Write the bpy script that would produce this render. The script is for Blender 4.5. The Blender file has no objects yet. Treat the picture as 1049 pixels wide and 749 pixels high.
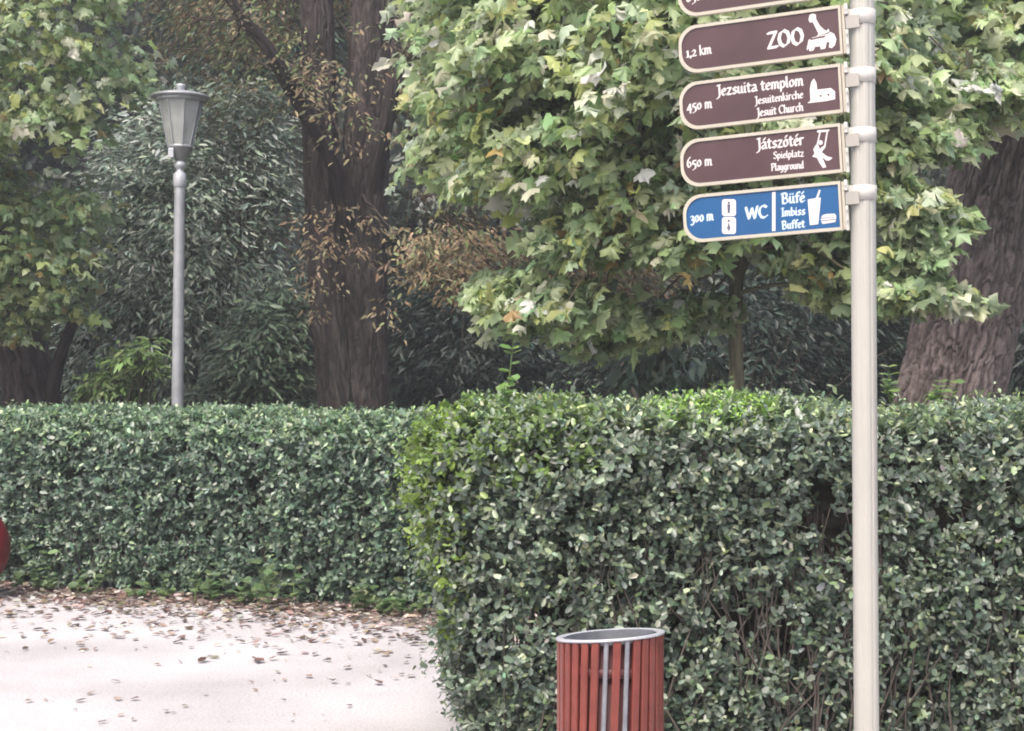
import bpy, bmesh, math, random
import numpy as np
from mathutils import Vector, Matrix
R = math.radians
C = bpy.context.scene.collection
scene = bpy.context.scene

# ------------------------------------------------------------------ camera
F = 1600.0                     # focal length in photo pixels (photo is 1049 wide)
CX, CY, HOR = 524.5, 374.5, 385.0
EYE = 1.6
PITCH = math.atan((HOR - CY) / F)
cam = bpy.data.objects.new('camera', bpy.data.cameras.new('camera'))
C.objects.link(cam)
cam.location = (0, 0, EYE)
cam.rotation_euler = (R(90) + PITCH, 0, 0)
cam.data.sensor_width = 36
cam.data.lens = 36 * F / 1049.0
cam.data.clip_start = 0.05
cam.data.clip_end = 2000
scene.camera = cam

# ------------------------------------------------------------------ light
SUN_EL, SUN_AZ = 58, 205       # azimuth clockwise from +Y
w = bpy.data.worlds.new('World'); scene.world = w; w.use_nodes = True
nt = w.node_tree; nt.nodes.clear()
sky = nt.nodes.new('ShaderNodeTexSky'); sky.sky_type = 'NISHITA'; sky.sun_disc = False
sky.sun_elevation = R(SUN_EL); sky.sun_rotation = R(SUN_AZ)
sky.air_density = 1.0; sky.dust_density = 6.0; sky.ozone_density = 0.6
bg = nt.nodes.new('ShaderNodeBackground'); bg.inputs['Strength'].default_value = 0.15
wo = nt.nodes.new('ShaderNodeOutputWorld')
nt.links.new(sky.outputs[0], bg.inputs[0]); nt.links.new(bg.outputs[0], wo.inputs[0])
sd = bpy.data.lights.new('sun', 'SUN'); sd.energy = 1.3; sd.angle = R(25); sd.color = (1.0, 0.96, 0.91)
sun = bpy.data.objects.new('sun', sd); C.objects.link(sun)
sdir = Vector((math.sin(R(SUN_AZ)) * math.cos(R(SUN_EL)), math.cos(R(SUN_AZ)) * math.cos(R(SUN_EL)), math.sin(R(SUN_EL))))
sun.rotation_euler = sdir.to_track_quat('Z', 'Y').to_euler()
sun.location = (0, 0, 20)
scene.view_settings.view_transform = 'Standard'
scene.view_settings.look = 'None'
scene.view_settings.gamma = 1
scene.view_settings.exposure = 1.02
scene.render.film_transparent = False
scene.cycles.max_bounces = 8
scene.cycles.diffuse_bounces = 5
scene.cycles.filter_width = 1.9
scene.cycles.transparent_max_bounces = 8
scene.cycles.sample_clamp_indirect = 4

# ------------------------------------------------------------------ helpers
def ray(px, py):
    d = Vector(((px - CX) / F, 1.0, (CY - py) / F))
    return Matrix.Rotation(PITCH, 3, 'X') @ d
def P(px, py, Y):
    d = ray(px, py); return Vector((0, 0, EYE)) + d * (Y / d.y)
def PV(px, py, Y):
    c, s = math.cos(PITCH), math.sin(PITCH)
    dx = (px - CX) / F; dz = (CY - py) / F
    dy = c - s * dz; dzz = s + c * dz
    return np.stack([dx * Y / dy, Y, EYE + dzz * Y / dy], 1)

def tag(o, label=None, cat=None, group=None, kind=None):
    if label: o['label'] = label
    if cat: o['category'] = cat
    if group: o['group'] = group
    if kind: o['kind'] = kind
    return o
def empty(name, loc, label, cat, group=None, rz=0):
    o = bpy.data.objects.new(name, None); C.objects.link(o)
    o.location = loc; o.rotation_euler = (0, 0, rz); o.empty_display_size = .1
    return tag(o, label, cat, group)
def link(name, me, mat, parent=None, world=True):
    """link a mesh; when world=True its verts are world coordinates and parent has a location"""
    o = bpy.data.objects.new(name, me); C.objects.link(o)
    if mat: me.materials.append(mat)
    if parent:
        o.parent = parent
        if world:
            loc = Vector(parent.location); p = parent.parent
            while p: loc += Vector(p.location); p = p.parent
            o.matrix_parent_inverse = Matrix.Translation(-loc) if parent.type == 'EMPTY' else Matrix.Identity(4)
    return o

class MB:
    def __init__(s): s.v = []; s.f = []; s.sm = []
    def add(s, vs, fs, smooth=False):
        b = len(s.v); s.v += [tuple(v) for v in vs]
        for f in fs: s.f.append(tuple(i + b for i in f)); s.sm.append(smooth)
    def box(s, x0, x1, y0, y1, z0, z1, M=None):
        vs = [Vector((x, y, z)) for z in (z0, z1) for x, y in ((x0, y0), (x1, y0), (x1, y1), (x0, y1))]
        if M is not None: vs = [M @ v for v in vs]
        s.add(vs, [(3, 2, 1, 0), (4, 5, 6, 7), (0, 1, 5, 4), (1, 2, 6, 5), (2, 3, 7, 6), (3, 0, 4, 7)])
    def tube(s, pts, rad, n=10, cap=True, smooth=True):
        pts = [Vector(p) for p in pts]; up = Vector((0, 0, 1)); vs = []
        prev = None
        for i, p in enumerate(pts):
            t = (pts[min(i + 1, len(pts) - 1)] - pts[max(i - 1, 0)])
            t = t.normalized() if t.length > 1e-9 else Vector((0, 0, 1))
            if prev is None:
                a = t.cross(Vector((1, 0, 0)));
                if a.length < .1: a = t.cross(Vector((0, 1, 0)))
                a.normalize()
            else:
                a = (prev - t * prev.dot(t)).normalized()
            prev = a; b = t.cross(a)
            r = rad[i] if hasattr(rad, '__len__') else rad
            for k in range(n):
                an = 2 * math.pi * k / n
                vs.append(p + a * (math.cos(an) * r) + b * (math.sin(an) * r))
        fs = []
        for i in range(len(pts) - 1):
            for k in range(n):
                k2 = (k + 1) % n
                fs.append((i * n + k, i * n + k2, (i + 1) * n + k2, (i + 1) * n + k))
        s.add(vs, fs, smooth)
        if cap:
            m = len(pts) - 1
            s.add([vs[k] for k in range(n)], [tuple(range(n))[::-1]]); s.add([vs[m * n + k] for k in range(n)], [tuple(range(n))])
    def lathe(s, prof, c=(0, 0, 0), n=32, smooth=True, close=False):
        c = Vector(c); vs = []
        for r, z in prof:
            for k in range(n):
                a = 2 * math.pi * k / n; vs.append(c + Vector((r * math.cos(a), r * math.sin(a), z)))
        m = len(prof); fs = []
        for i in range(m if close else m - 1):
            j = (i + 1) % m
            for k in range(n):
                k2 = (k + 1) % n
                fs.append((i * n + k, i * n + k2, j * n + k2, j * n + k))
        s.add(vs, fs, smooth)
    def poly(s, pts, y0, y1):
        """prism of an xz outline between y0 and y1"""
        n = len(pts)
        vs = [Vector((x, y0, z)) for x, z in pts] + [Vector((x, y1, z)) for x, z in pts]
        s.add(vs, [tuple(range(n)), tuple(range(2 * n - 1, n - 1, -1))] + [(i, i + n, (i + 1) % n + n, (i + 1) % n) for i in range(n)])
    def mesh(s, name):
        me = bpy.data.meshes.new(name); me.from_pydata([tuple(v) for v in s.v], [], s.f); me.update()
        me.polygons.foreach_set('use_smooth', s.sm); return me
    def build(s, name, mat, parent=None, world=False, bevel=0):
        me = s.mesh(name)
        o = link(name, me, mat, parent, world)
        if bevel:
            b = o.modifiers.new('bevel', 'BEVEL'); b.width = bevel; b.segments = 2; b.limit_method = 'ANGLE'; b.angle_limit = R(40)
        return o

# value noise
_rs = np.random.RandomState(7)
_tab = _rs.rand(4096)
def _h(i, j, k): return _tab[(i * 73 + j * 1931 + k * 617 + (i * j) % 997 + (k * i) % 313) % 4096]
def noise(p):
    p = np.asarray(p, float); i = np.floor(p).astype(int); f = p - i; f = f * f * (3 - 2 * f)
    i = i + 5000
    r = 0
    for a in (0, 1):
        for b in (0, 1):
            for c in (0, 1):
                wgt = (f[:, 0] if a else 1 - f[:, 0]) * (f[:, 1] if b else 1 - f[:, 1]) * (f[:, 2] if c else 1 - f[:, 2])
                r = r + wgt * _h(i[:, 0] + a, i[:, 1] + b, i[:, 2] + c)
    return r
def fbm(p, o=3):
    r = 0; a = .5; s = 0
    for k in range(o): r = r + a * noise(np.asarray(p) * 2 ** k + 31 * k); s += a; a *= .5
    return r / s
def unit(v): return v / np.maximum(np.linalg.norm(v, axis=1, keepdims=True), 1e-9)

# ------------------------------------------------------------------ materials
def nodes(name):
    m = bpy.data.materials.new(name); m.use_nodes = True; n = m.node_tree
    return m, n, n.nodes['Principled BSDF'], n.nodes['Material Output']
def mat_plain(name, col, rough=.5, metal=0, spec=.5, var=.12, scale=8, bump=0, bscale=60, col2=None, obj=True):
    m, n, b, o = nodes(name)
    tc = n.nodes.new('ShaderNodeTexCoord'); ns = n.nodes.new('ShaderNodeTexNoise'); ns.inputs['Scale'].default_value = scale; ns.inputs['Detail'].default_value = 6
    n.links.new(tc.outputs['Object'], ns.inputs['Vector'])
    rp = n.nodes.new('ShaderNodeValToRGB'); rp.color_ramp.elements[0].position = .3; rp.color_ramp.elements[1].position = .72
    c2 = col2 if col2 else tuple(min(1, c * (1 + var)) for c in col)
    rp.color_ramp.elements[0].color = (*[c * (1 - var) for c in col], 1); rp.color_ramp.elements[1].color = (*c2, 1)
    n.links.new(ns.outputs['Fac'], rp.inputs[0]); n.links.new(rp.outputs[0], b.inputs['Base Color'])
    b.inputs['Roughness'].default_value = rough; b.inputs['Metallic'].default_value = metal; b.inputs['Specular IOR Level'].default_value = spec
    if bump:
        n2 = n.nodes.new('ShaderNodeTexNoise'); n2.inputs['Scale'].default_value = bscale; n2.inputs['Detail'].default_value = 8
        n.links.new(tc.outputs['Object'], n2.inputs['Vector'])
        bp = n.nodes.new('ShaderNodeBump'); bp.inputs['Strength'].default_value = bump; bp.inputs['Distance'].default_value = .01
        n.links.new(n2.outputs['Fac'], bp.inputs['Height']); n.links.new(bp.outputs[0], b.inputs['Normal'])
    return m
def mat_leaf(name, rough=.42, trans=.25, spec=.5):
    m, n, b, o = nodes(name)
    at = n.nodes.new('ShaderNodeAttribute'); at.attribute_name = 'Col'
    n.links.new(at.outputs['Color'], b.inputs['Base Color'])
    b.inputs['Roughness'].default_value = rough; b.inputs['Specular IOR Level'].default_value = spec
    tr = n.nodes.new('ShaderNodeBsdfTranslucent')
    hs = n.nodes.new('ShaderNodeHueSaturation'); hs.inputs['Value'].default_value = 1.5; hs.inputs['Hue'].default_value = .49
    n.links.new(at.outputs['Color'], hs.inputs['Color']); n.links.new(hs.outputs[0], tr.inputs[0])
    mx = n.nodes.new('ShaderNodeMixShader'); mx.inputs[0].default_value = trans
    n.links.new(b.outputs[0], mx.inputs[1]); n.links.new(tr.outputs[0], mx.inputs[2]); n.links.new(mx.outputs[0], o.inputs[0])
    return m
def mat_attr(name, rough=.85, spec=.2, bump=.4, bs=120):
    m, n, b, o = nodes(name)
    at = n.nodes.new('ShaderNodeAttribute'); at.attribute_name = 'Col'
    tc = n.nodes.new('ShaderNodeTexCoord'); ns = n.nodes.new('ShaderNodeTexNoise'); ns.inputs['Scale'].default_value = bs; ns.inputs['Detail'].default_value = 8
    n.links.new(tc.outputs['Object'], ns.inputs['Vector'])
    mp = n.nodes.new('ShaderNodeMapRange'); mp.inputs['To Min'].default_value = .7; mp.inputs['To Max'].default_value = 1.3
    n.links.new(ns.outputs['Fac'], mp.inputs[0])
    vm = n.nodes.new('ShaderNodeVectorMath'); vm.operation = 'SCALE'
    n.links.new(at.outputs['Color'], vm.inputs[0]); n.links.new(mp.outputs[0], vm.inputs['Scale']); n.links.new(vm.outputs[0], b.inputs['Base Color'])
    bp = n.nodes.new('ShaderNodeBump'); bp.inputs['Strength'].default_value = bump; bp.inputs['Distance'].default_value = .01
    n.links.new(ns.outputs['Fac'], bp.inputs['Height']); n.links.new(bp.outputs[0], b.inputs['Normal'])
    b.inputs['Roughness'].default_value = rough; b.inputs['Specular IOR Level'].default_value = spec
    return m
M = {}
M['privet'] = mat_leaf('privet_leaf', .36, .22, .7)
M['broad'] = mat_leaf('broad_leaf', .40, .45, .7)
M['shrub'] = mat_leaf('shrub_leaf', .42, .2, .6)
M['dry'] = mat_leaf('dry_leaf', .8, .15, .2)
M['bark'] = mat_attr('bark', .9, .15, .6, 40)
M['youngbark'] = mat_attr('smooth_bark', .8, .2, .3, 60)
M['twig'] = mat_plain('twig', (.11, .093, .08), .85, spec=.2, var=.35)
M['core'] = mat_plain('shaded_twig_core', (.055, .048, .038), .95, spec=.05, var=.5, scale=25)  # twig brown darkened to hold the shade inside the hedge
M['pole'] = mat_plain('cream_painted_aluminium', (.45, .435, .395), .34, .25, var=.05, scale=5)
M['clamp'] = mat_plain('cream_clamp', (.50, .49, .46), .4, 0, var=.05)
M['frame'] = mat_plain('cream_sign_edge', (.42, .385, .32), .45, 0, var=.08)
M['bracket'] = mat_plain('bracket_metal', (.36, .34, .31), .4, .4, var=.1)
M['brown'] = mat_plain('brown_sign_sheet', (.058, .026, .031), .33, 0, var=.1, scale=6, col2=(.078, .04, .045))
M['blue'] = mat_plain('blue_sign_sheet', (.003, .070, .20), .42, 0, var=.06, scale=6)
M['white'] = mat_plain('white_vinyl', (.60, .56, .55), .4, 0, var=.03)
M['whiteb'] = mat_plain('pale_blue_vinyl', (.48, .58, .68), .4, 0, var=.03)
M['mark'] = mat_plain('grey_vinyl', (.07, .08, .12), .4)
M['red'] = mat_plain('red_painted_slats', (.175, .040, .030), .30, 0, var=.22, scale=14, bump=.15, bscale=80)
M['zinc'] = mat_plain('galvanised_steel', (.27, .28, .31), .42, .55, var=.18, scale=20)
M['zincpale'] = mat_plain('pale_steel_rim', (.46, .47, .50), .38, .25, var=.06, scale=12)
M['liner'] = mat_plain('gap_shade_liner', (.07, .012, .014), .6, 0, var=.2)  # shade between the slats put into this dark red
M['lampmetal'] = mat_plain('weathered_grey_aluminium', (.33, .34, .36), .45, .3, var=.16, scale=9)
M['lampdark'] = mat_plain('grey_lamp_housing', (.25, .25, .25), .5, .3, var=.15, scale=9)
M['ballred'] = mat_plain('dark_red_paint', (.14, .004, .012), .4, 0, var=.15, scale=12)
M['ballbase'] = mat_plain('pale_concrete', (.42, .40, .38), .9, 0, var=.12, bump=.3)
def mat_glass():
    m, n, b, o = nodes('lamp_glass')
    tr = n.nodes.new('ShaderNodeBsdfTransparent'); tr.inputs[0].default_value = (.72, .74, .72, 1)
    b.inputs['Base Color'].default_value = (.6, .62, .6, 1); b.inputs['Roughness'].default_value = .15
    tc = n.nodes.new('ShaderNodeTexCoord'); ns = n.nodes.new('ShaderNodeTexNoise'); ns.inputs['Scale'].default_value = 7
    n.links.new(tc.outputs['Object'], ns.inputs[0])
    mp = n.nodes.new('ShaderNodeMapRange'); mp.inputs['To Min'].default_value = .25; mp.inputs['To Max'].default_value = .75
    n.links.new(ns.outputs['Fac'], mp.inputs[0])
    mx = n.nodes.new('ShaderNodeMixShader'); n.links.new(mp.outputs[0], mx.inputs[0])
    n.links.new(tr.outputs[0], mx.inputs[1]); n.links.new(b.outputs[0], mx.inputs[2]); n.links.new(mx.outputs[0], o.inputs[0])
    return m
M['glass'] = mat_glass()
def mat_ground(name, a, b_, c_, s1, s2, bump):
    m, n, b, o = nodes(name)
    tc = n.nodes.new('ShaderNodeTexCoord')
    n1 = n.nodes.new('ShaderNodeTexNoise'); n1.inputs['Scale'].default_value = s1; n1.inputs['Detail'].default_value = 8
    n2 = n.nodes.new('ShaderNodeTexNoise'); n2.inputs['Scale'].default_value = s2; n2.inputs['Detail'].default_value = 10; n2.inputs['Roughness'].default_value = .75
    for q in (n1, n2): n.links.new(tc.outputs['Object'], q.inputs[0])
    r = n.nodes.new('ShaderNodeValToRGB'); r.color_ramp.elements[0].position = .3; r.color_ramp.elements[1].position = .65
    r.color_ramp.elements[0].color = (*a, 1); r.color_ramp.elements[1].color = (*b_, 1)
    n.links.new(n1.outputs[0], r.inputs[0])
    r2 = n.nodes.new('ShaderNodeValToRGB'); r2.color_ramp.elements[0].position = .36; r2.color_ramp.elements[1].position = .5
    r2.color_ramp.elements[0].color = (*c_, 1); r2.color_ramp.elements[1].color = (1, 1, 1, 1)
    n.links.new(n2.outputs[0], r2.inputs[0])
    mx = n.nodes.new('ShaderNodeMix'); mx.data_type = 'RGBA'; mx.blend_type = 'MULTIPLY'; mx.inputs[0].default_value = 1
    n.links.new(r.outputs[0], mx.inputs[6]); n.links.new(r2.outputs[0], mx.inputs[7]); n.links.new(mx.outputs[2], b.inputs['Base Color'])
    bp = n.nodes.new('ShaderNodeBump'); bp.inputs['Strength'].default_value = bump; bp.inputs['Distance'].default_value = .02
    n.links.new(n2.outputs[0], bp.inputs['Height']); n.links.new(bp.outputs[0], b.inputs['Normal'])
    b.inputs['Roughness'].default_value = .95; b.inputs['Specular IOR Level'].default_value = .15
    return m
M['soil'] = mat_ground('woodland_soil', (.05, .04, .03), (.10, .08, .06), (.6, .55, .5), 1.5, 30, .6)
M['gravel'] = mat_ground('pale_gravel', (.41, .395, .405), (.56, .54, .555), (.70, .67, .66), .9, 60, .6)

# ------------------------------------------------------------------ leaf meshes
def T_privet():
    v = [(0, 0, 0), (.25, .2, .03), (.74, .23, .02), (1, 0, -.04), (.74, -.23, .02), (.25, -.2, .03), (.33, 0, -.04), (.68, 0, -.05)]
    f = [(0, 6, 1), (6, 7, 2, 1), (7, 3, 2), (0, 5, 6), (6, 5, 4, 7), (7, 4, 3)]
    return np.array(v), f
def T_lance():
    v = [(0, 0, 0), (.35, .15, .03), (.75, .1, -.02), (1, 0, -.12), (.75, -.1, -.02), (.35, -.15, .03)]
    return np.array(v), [(0, 1, 2, 3), (0, 3, 4, 5)]
def T_dry():
    v = [(0, 0, 0), (.3, .3, .09), (.7, .26, .12), (1, 0, .05), (.7, -.24, .06), (.3, -.3, .1)]
    return np.array(v), [(0, 3, 2, 1), (0, 5, 4, 3)]
def T_palmate():
    out = [(0, .0), (.04, .16), (-.14, .34), (.10, .30), (.06, .50), (.30, .66), (.36, .34), (.56, .42), (.74, .44), (.70, .2), (1.04, 0)]
    pts = out + [(x, -y * .9) for x, y in out[-2:0:-1]]
    v = [(.32, 0, .08)] + [(x, y, (-.4 * (x - .3) ** 2 - .55 * y * y + .05 * math.sin(7 * x + 4 * y))) for x, y in pts]
    n = len(pts)
    return np.array(v), [(0, i + 1, (i + 1) % n + 1) for i in range(n)]
def leaf_mesh(name, pos, d, nrm, size, col, tmpl, stretch=None, jit=0.0):
    tv, tf = tmpl; N = len(pos); K = len(tv)
    d = unit(d); t = unit(np.cross(nrm, d)); n = np.cross(d, t)
    size = size[:, None, None]
    w_ = tv[None, :, 1:2] if stretch is None else tv[None, :, 1:2] * stretch[:, None, None]
    V = pos[:, None, :] + size * (tv[None, :, 0:1] * d[:, None, :] + w_ * t[:, None, :] + tv[None, :, 2:3] * n[:, None, :])
    if jit: V = V + np.random.RandomState(N).randn(N, K, 3) * (jit * size)
    V = V.reshape(-1, 3)
    me = bpy.data.meshes.new(name)
    nf = len(tf); lens = np.array([len(f) for f in tf]); flat = np.concatenate([np.array(f) for f in tf])
    me.vertices.add(N * K); me.vertices.foreach_set('co', V.astype(np.float32).ravel())
    li = (np.arange(N)[:, None] * K + flat[None, :]).ravel()
    me.loops.add(len(li)); me.loops.foreach_set('vertex_index', li.astype(np.int32))
    L = np.tile(lens, N); st = np.concatenate([[0], np.cumsum(L)[:-1]])
    me.polygons.add(N * nf); me.polygons.foreach_set('loop_start', st.astype(np.int32)); me.polygons.foreach_set('loop_total', L.astype(np.int32))
    me.update(calc_edges=True)
    ca = me.color_attributes.new('Col', 'FLOAT_COLOR', 'POINT')
    cc = np.concatenate([np.repeat(col, K, axis=0), np.ones((N * K, 1))], 1)
    ca.data.foreach_set('color', cc.astype(np.float32).ravel())
    return me
def palette(rs, N, cols, wts, jit=.18, base=None):
    cols = np.array(cols); wts = np.array(wts, float); wts /= wts.sum()
    k = rs.choice(len(cols), N, p=wts)
    c = cols[k] * (1 + jit * rs.randn(N, 1)) * (1 + .06 * rs.randn(N, 3))
    return np.clip(c, .004, .9)
def in_poly(px, py, poly):
    r = np.zeros(len(px), bool); j = len(poly) - 1
    for i in range(len(poly)):
        xi, yi = poly[i]; xj, yj = poly[j]
        cnd = ((yi > py) != (yj > py)) & (px < (xj - xi) * (py - yi) / (yj - yi + 1e-9) + xi)
        r ^= cnd; j = i
    return r
def sample_poly(rs, poly, n, Y0, Y1, pw=1.0):
    xs = [p[0] for p in poly]; ys = [p[1] for p in poly]; ox = []
    oy = []
    while sum(map(len, ox)) < n:
        a = rs.uniform(min(xs), max(xs), n * 2); b = rs.uniform(min(ys), max(ys), n * 2)
        k = in_poly(a, b, poly); ox.append(a[k]); oy.append(b[k])
    a = np.concatenate(ox)[:n]; b = np.concatenate(oy)[:n]
    cx = (min(xs) + max(xs)) / 2; cy = (min(ys) + max(ys)) / 2
    e = np.sqrt(((a - cx) / (max(xs) - cx)) ** 2 + ((b - cy) / (max(ys) - cy)) ** 2); e = np.clip(1 - e * .6, .3, 1)
    mid = (Y0 + Y1) / 2; h = (Y1 - Y0) / 2
    Y = mid + (rs.rand(n) ** pw * 2 - 1) * h * e
    return PV(a, b, Y)

def clumps(rs, ctr, per, spread, lsize, root, droop=.25, up=.6, out=.55, rnd=.5, flat=.35, lateral=.9):
    """leaf positions in sprays round centres"""
    n = len(ctr)
    o = ctr - root; o[:, 2] *= .25; o = unit(o + .35 * rs.randn(n, 3) * [1, 1, .3]); o[:, 2] -= droop; o = unit(o)
    lat = unit(np.cross(o, [0, 0, 1.0])); upv = np.cross(lat, o)
    O = np.repeat(o, per, 0); LT = np.repeat(lat, per, 0); U = np.repeat(upv, per, 0); CT = np.repeat(ctr, per, 0)
    sp = np.repeat(spread * rs.uniform(.6, 1.4, n), per)
    N = n * per
    a = rs.uniform(-1, 1, N); b = rs.randn(N) * .45; c = rs.randn(N) * flat
    b *= (1.1 - .5 * np.clip(a, 0, 1))
    pos = CT + O * (a * sp)[:, None] + LT * (b * sp)[:, None] + U * (c * sp)[:, None]
    pos[:, 2] -= .15 * sp * a * a
    d = unit(O + LT * (np.sign(b) * lateral * rs.uniform(.2, 1.2, N))[:, None] + rs.randn(N, 3) * .35 - np.array([0, 0, droop * 1.2]))
    outv = O.copy(); outv[:, 2] = 0
    nm = unit(up * np.array([0, 0, 1.0]) + out * outv + rnd * rs.randn(N, 3) * .7)
    nm = unit(nm - d * (nm * d).sum(1, keepdims=True) + 1e-6)
    size = lsize * rs.uniform(.6, 1.3, N)
    return pos, d, nm, size, np.repeat(np.arange(n), per)

# ------------------------------------------------------------------ bark / trunks
def trunk_mesh(name, path, rad, nseg, nring, col_a, col_b, ridge=.03, vs=1.0, hs=14, seed=0, flat=0.0, lump=.04):
    """path: list of xyz, rad: list; dense tube with ridged bark"""
    path = np.array([tuple(p) for p in path], float); rad = np.array(rad, float)
    tt = np.linspace(0, 1, len(path)); t = np.linspace(0, 1, nring)
    pc = np.stack([np.interp(t, tt, path[:, i]) for i in range(3)], 1)
    for _ in range(int(nring / len(path) / 2)):
        pc[1:-1] = (pc[:-2] + pc[2:] + 2 * pc[1:-1]) / 4
    rr = np.interp(t, tt, rad)
    tan = unit(np.gradient(pc, axis=0)); a = unit(np.cross(tan, [0, 1.0, .01])); b = np.cross(tan, a)
    ln = np.concatenate([[0], np.cumsum(np.linalg.norm(np.diff(pc, axis=0), axis=1))])
    an = np.linspace(0, 2 * np.pi, nseg, endpoint=False)
    A, Tm = np.meshgrid(an, np.arange(nring))
    A = A.ravel(); Tm = Tm.ravel()
    L = ln[Tm]
    q = np.stack([np.cos(A) * hs / 6.28, np.sin(A) * hs / 6.28, L * vs], 1) + seed
    wob = fbm(q * [.5, .5, .9] + 9, 2) - .5
    n1 = fbm(q + wob[:, None] * 2.2, 3)
    rd = 1 - np.abs(2 * n1 - 1) * 2.6; rd = np.clip(rd, -1, 1)      # ridged
    lum = fbm(np.stack([np.cos(A), np.sin(A), L * .6], 1) * 1.3 + seed, 2) - .5
    fine = fbm(np.stack([np.cos(A) * hs * .5, np.sin(A) * hs * .5, L * vs * 3.5], 1) + seed + 40, 3)
    r = rr[Tm] * (1 + lump * 2 * lum) - ridge * np.clip(rd, 0, 1) ** 1.3 - ridge * .9 * np.clip(.5 - fine, 0, 1) * 2
    V = pc[Tm] + (a[Tm] * np.cos(A)[:, None] + b[Tm] * np.sin(A)[:, None]) * r[:, None]
    i = np.arange(nring - 1)[:, None] * nseg; k = np.arange(nseg)[None, :]; k2 = (k + 1) % nseg
    Fq = np.stack([i + k, i + k2, i + nseg + k2, i + nseg + k], 2).reshape(-1, 4)
    me = bpy.data.meshes.new(name)
    me.vertices.add(len(V)); me.vertices.foreach_set('co', V.astype(np.float32).ravel())
    me.loops.add(len(Fq) * 4); me.loops.foreach_set('vertex_index', Fq.astype(np.int32).ravel())
    me.polygons.add(len(Fq)); me.polygons.foreach_set('loop_start', (np.arange(len(Fq)) * 4).astype(np.int32)); me.polygons.foreach_set('loop_total', np.full(len(Fq), 4, np.int32))
    me.update(calc_edges=True); me.polygons.foreach_set('use_smooth', np.ones(len(Fq), bool))
    mixv = np.clip(fbm(q * .6 + 77, 3) * 1.6 - .3, 0, 1)[:, None]
    rdm = np.clip(rd, 0, 1)[:, None]
    col = (np.array(col_a) * (1 - mixv) + np.array(col_b) * mixv) * (1 - .55 * rdm) * (.65 + .75 * fine[:, None])   # darker in the furrows
    ca = me.color_attributes.new('Col', 'FLOAT_COLOR', 'POINT')
    ca.data.foreach_set('color', np.concatenate([col, np.ones((len(col), 1))], 1).astype(np.float32).ravel())
    return me
def colour_attr(me, col, rs=None, jit=.15):
    n = len(me.vertices); c = np.tile(np.array(col), (n, 1))
    if rs is not None: c = c * (1 + jit * rs.randn(n, 1))
    ca = me.color_attributes.new('Col', 'FLOAT_COLOR', 'POINT')
    ca.data.foreach_set('color', np.concatenate([np.clip(c, 0, 1), np.ones((n, 1))], 1).astype(np.float32).ravel())

def limbs_mesh(name, rs, targets, roots, r0, r1, col, sides=6, bend=.15):
    mb = MB()
    for tg in targets:
        dd = [np.linalg.norm(np.array(q, float) - tg) * rs.uniform(.7, 1.3) for q in roots]; k = int(np.argmin(dd)); ro = np.array(roots[k], float)
        m = (ro + tg) / 2 + rs.randn(3) * bend * np.linalg.norm(tg - ro) * .5 + np.array([0, 0, .12 * np.linalg.norm(tg - ro)])
        pts = [(1 - t) ** 2 * ro + 2 * t * (1 - t) * m + t * t * tg for t in np.linspace(0, 1, 8)]
        pts = [p + rs.randn(3) * .012 * (0 < i < 7) for i, p in enumerate(pts)]
        mb.tube(pts, [r0 + (r1 - r0) * (t ** .7) for t in np.linspace(0, 1, 8)], sides, cap=False)
    me = mb.mesh(name); colour_attr(me, col, rs); return me

# ------------------------------------------------------------------ setting: ground and path
g = MB(); g.add([(-300, -300, -.004), (300, -300, -.004), (300, 300, -.004), (-300, 300, -.004)], [(0, 1, 2, 3)])
tag(g.build('ground', M['soil']), kind='structure')
HA = np.array([-3.9, 11.9]); HB = np.array([-.63, 10.6])          # foot line of the far hedge
hd = (HB - HA) / np.linalg.norm(HB - HA); hn = np.array([-hd[1], hd[0]])   # along / away from camera
rs = np.random.RandomState(3)
edge = []
for s in np.linspace(-9, 9, 500):
    p = HA + hd * s + hn * (-.36 + .45 * (noise([[s * 1.7, 0, 0]])[0] - .5) + .25 * (noise([[s * 7, 3, 0]])[0] - .5) + .14 * (noise([[s * 23, 5, 0]])[0] - .5)); edge.append((p[0], p[1], 0))
pm = MB(); vs = [(-40, -30, 0)] + [(-40, 24, 0)] + edge + [(12, 5, 0), (12, -30, 0)]
pm.add(vs, [tuple(range(len(vs)))[::-1]])
tag(pm.build('path', M['gravel']), kind='structure')
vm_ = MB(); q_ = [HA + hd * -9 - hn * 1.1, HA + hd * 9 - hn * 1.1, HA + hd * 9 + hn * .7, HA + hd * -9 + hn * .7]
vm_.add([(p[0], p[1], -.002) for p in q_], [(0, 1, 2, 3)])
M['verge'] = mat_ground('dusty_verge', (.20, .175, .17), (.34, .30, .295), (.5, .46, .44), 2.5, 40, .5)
tag(vm_.build('verge', M['verge']), kind='structure')

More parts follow.
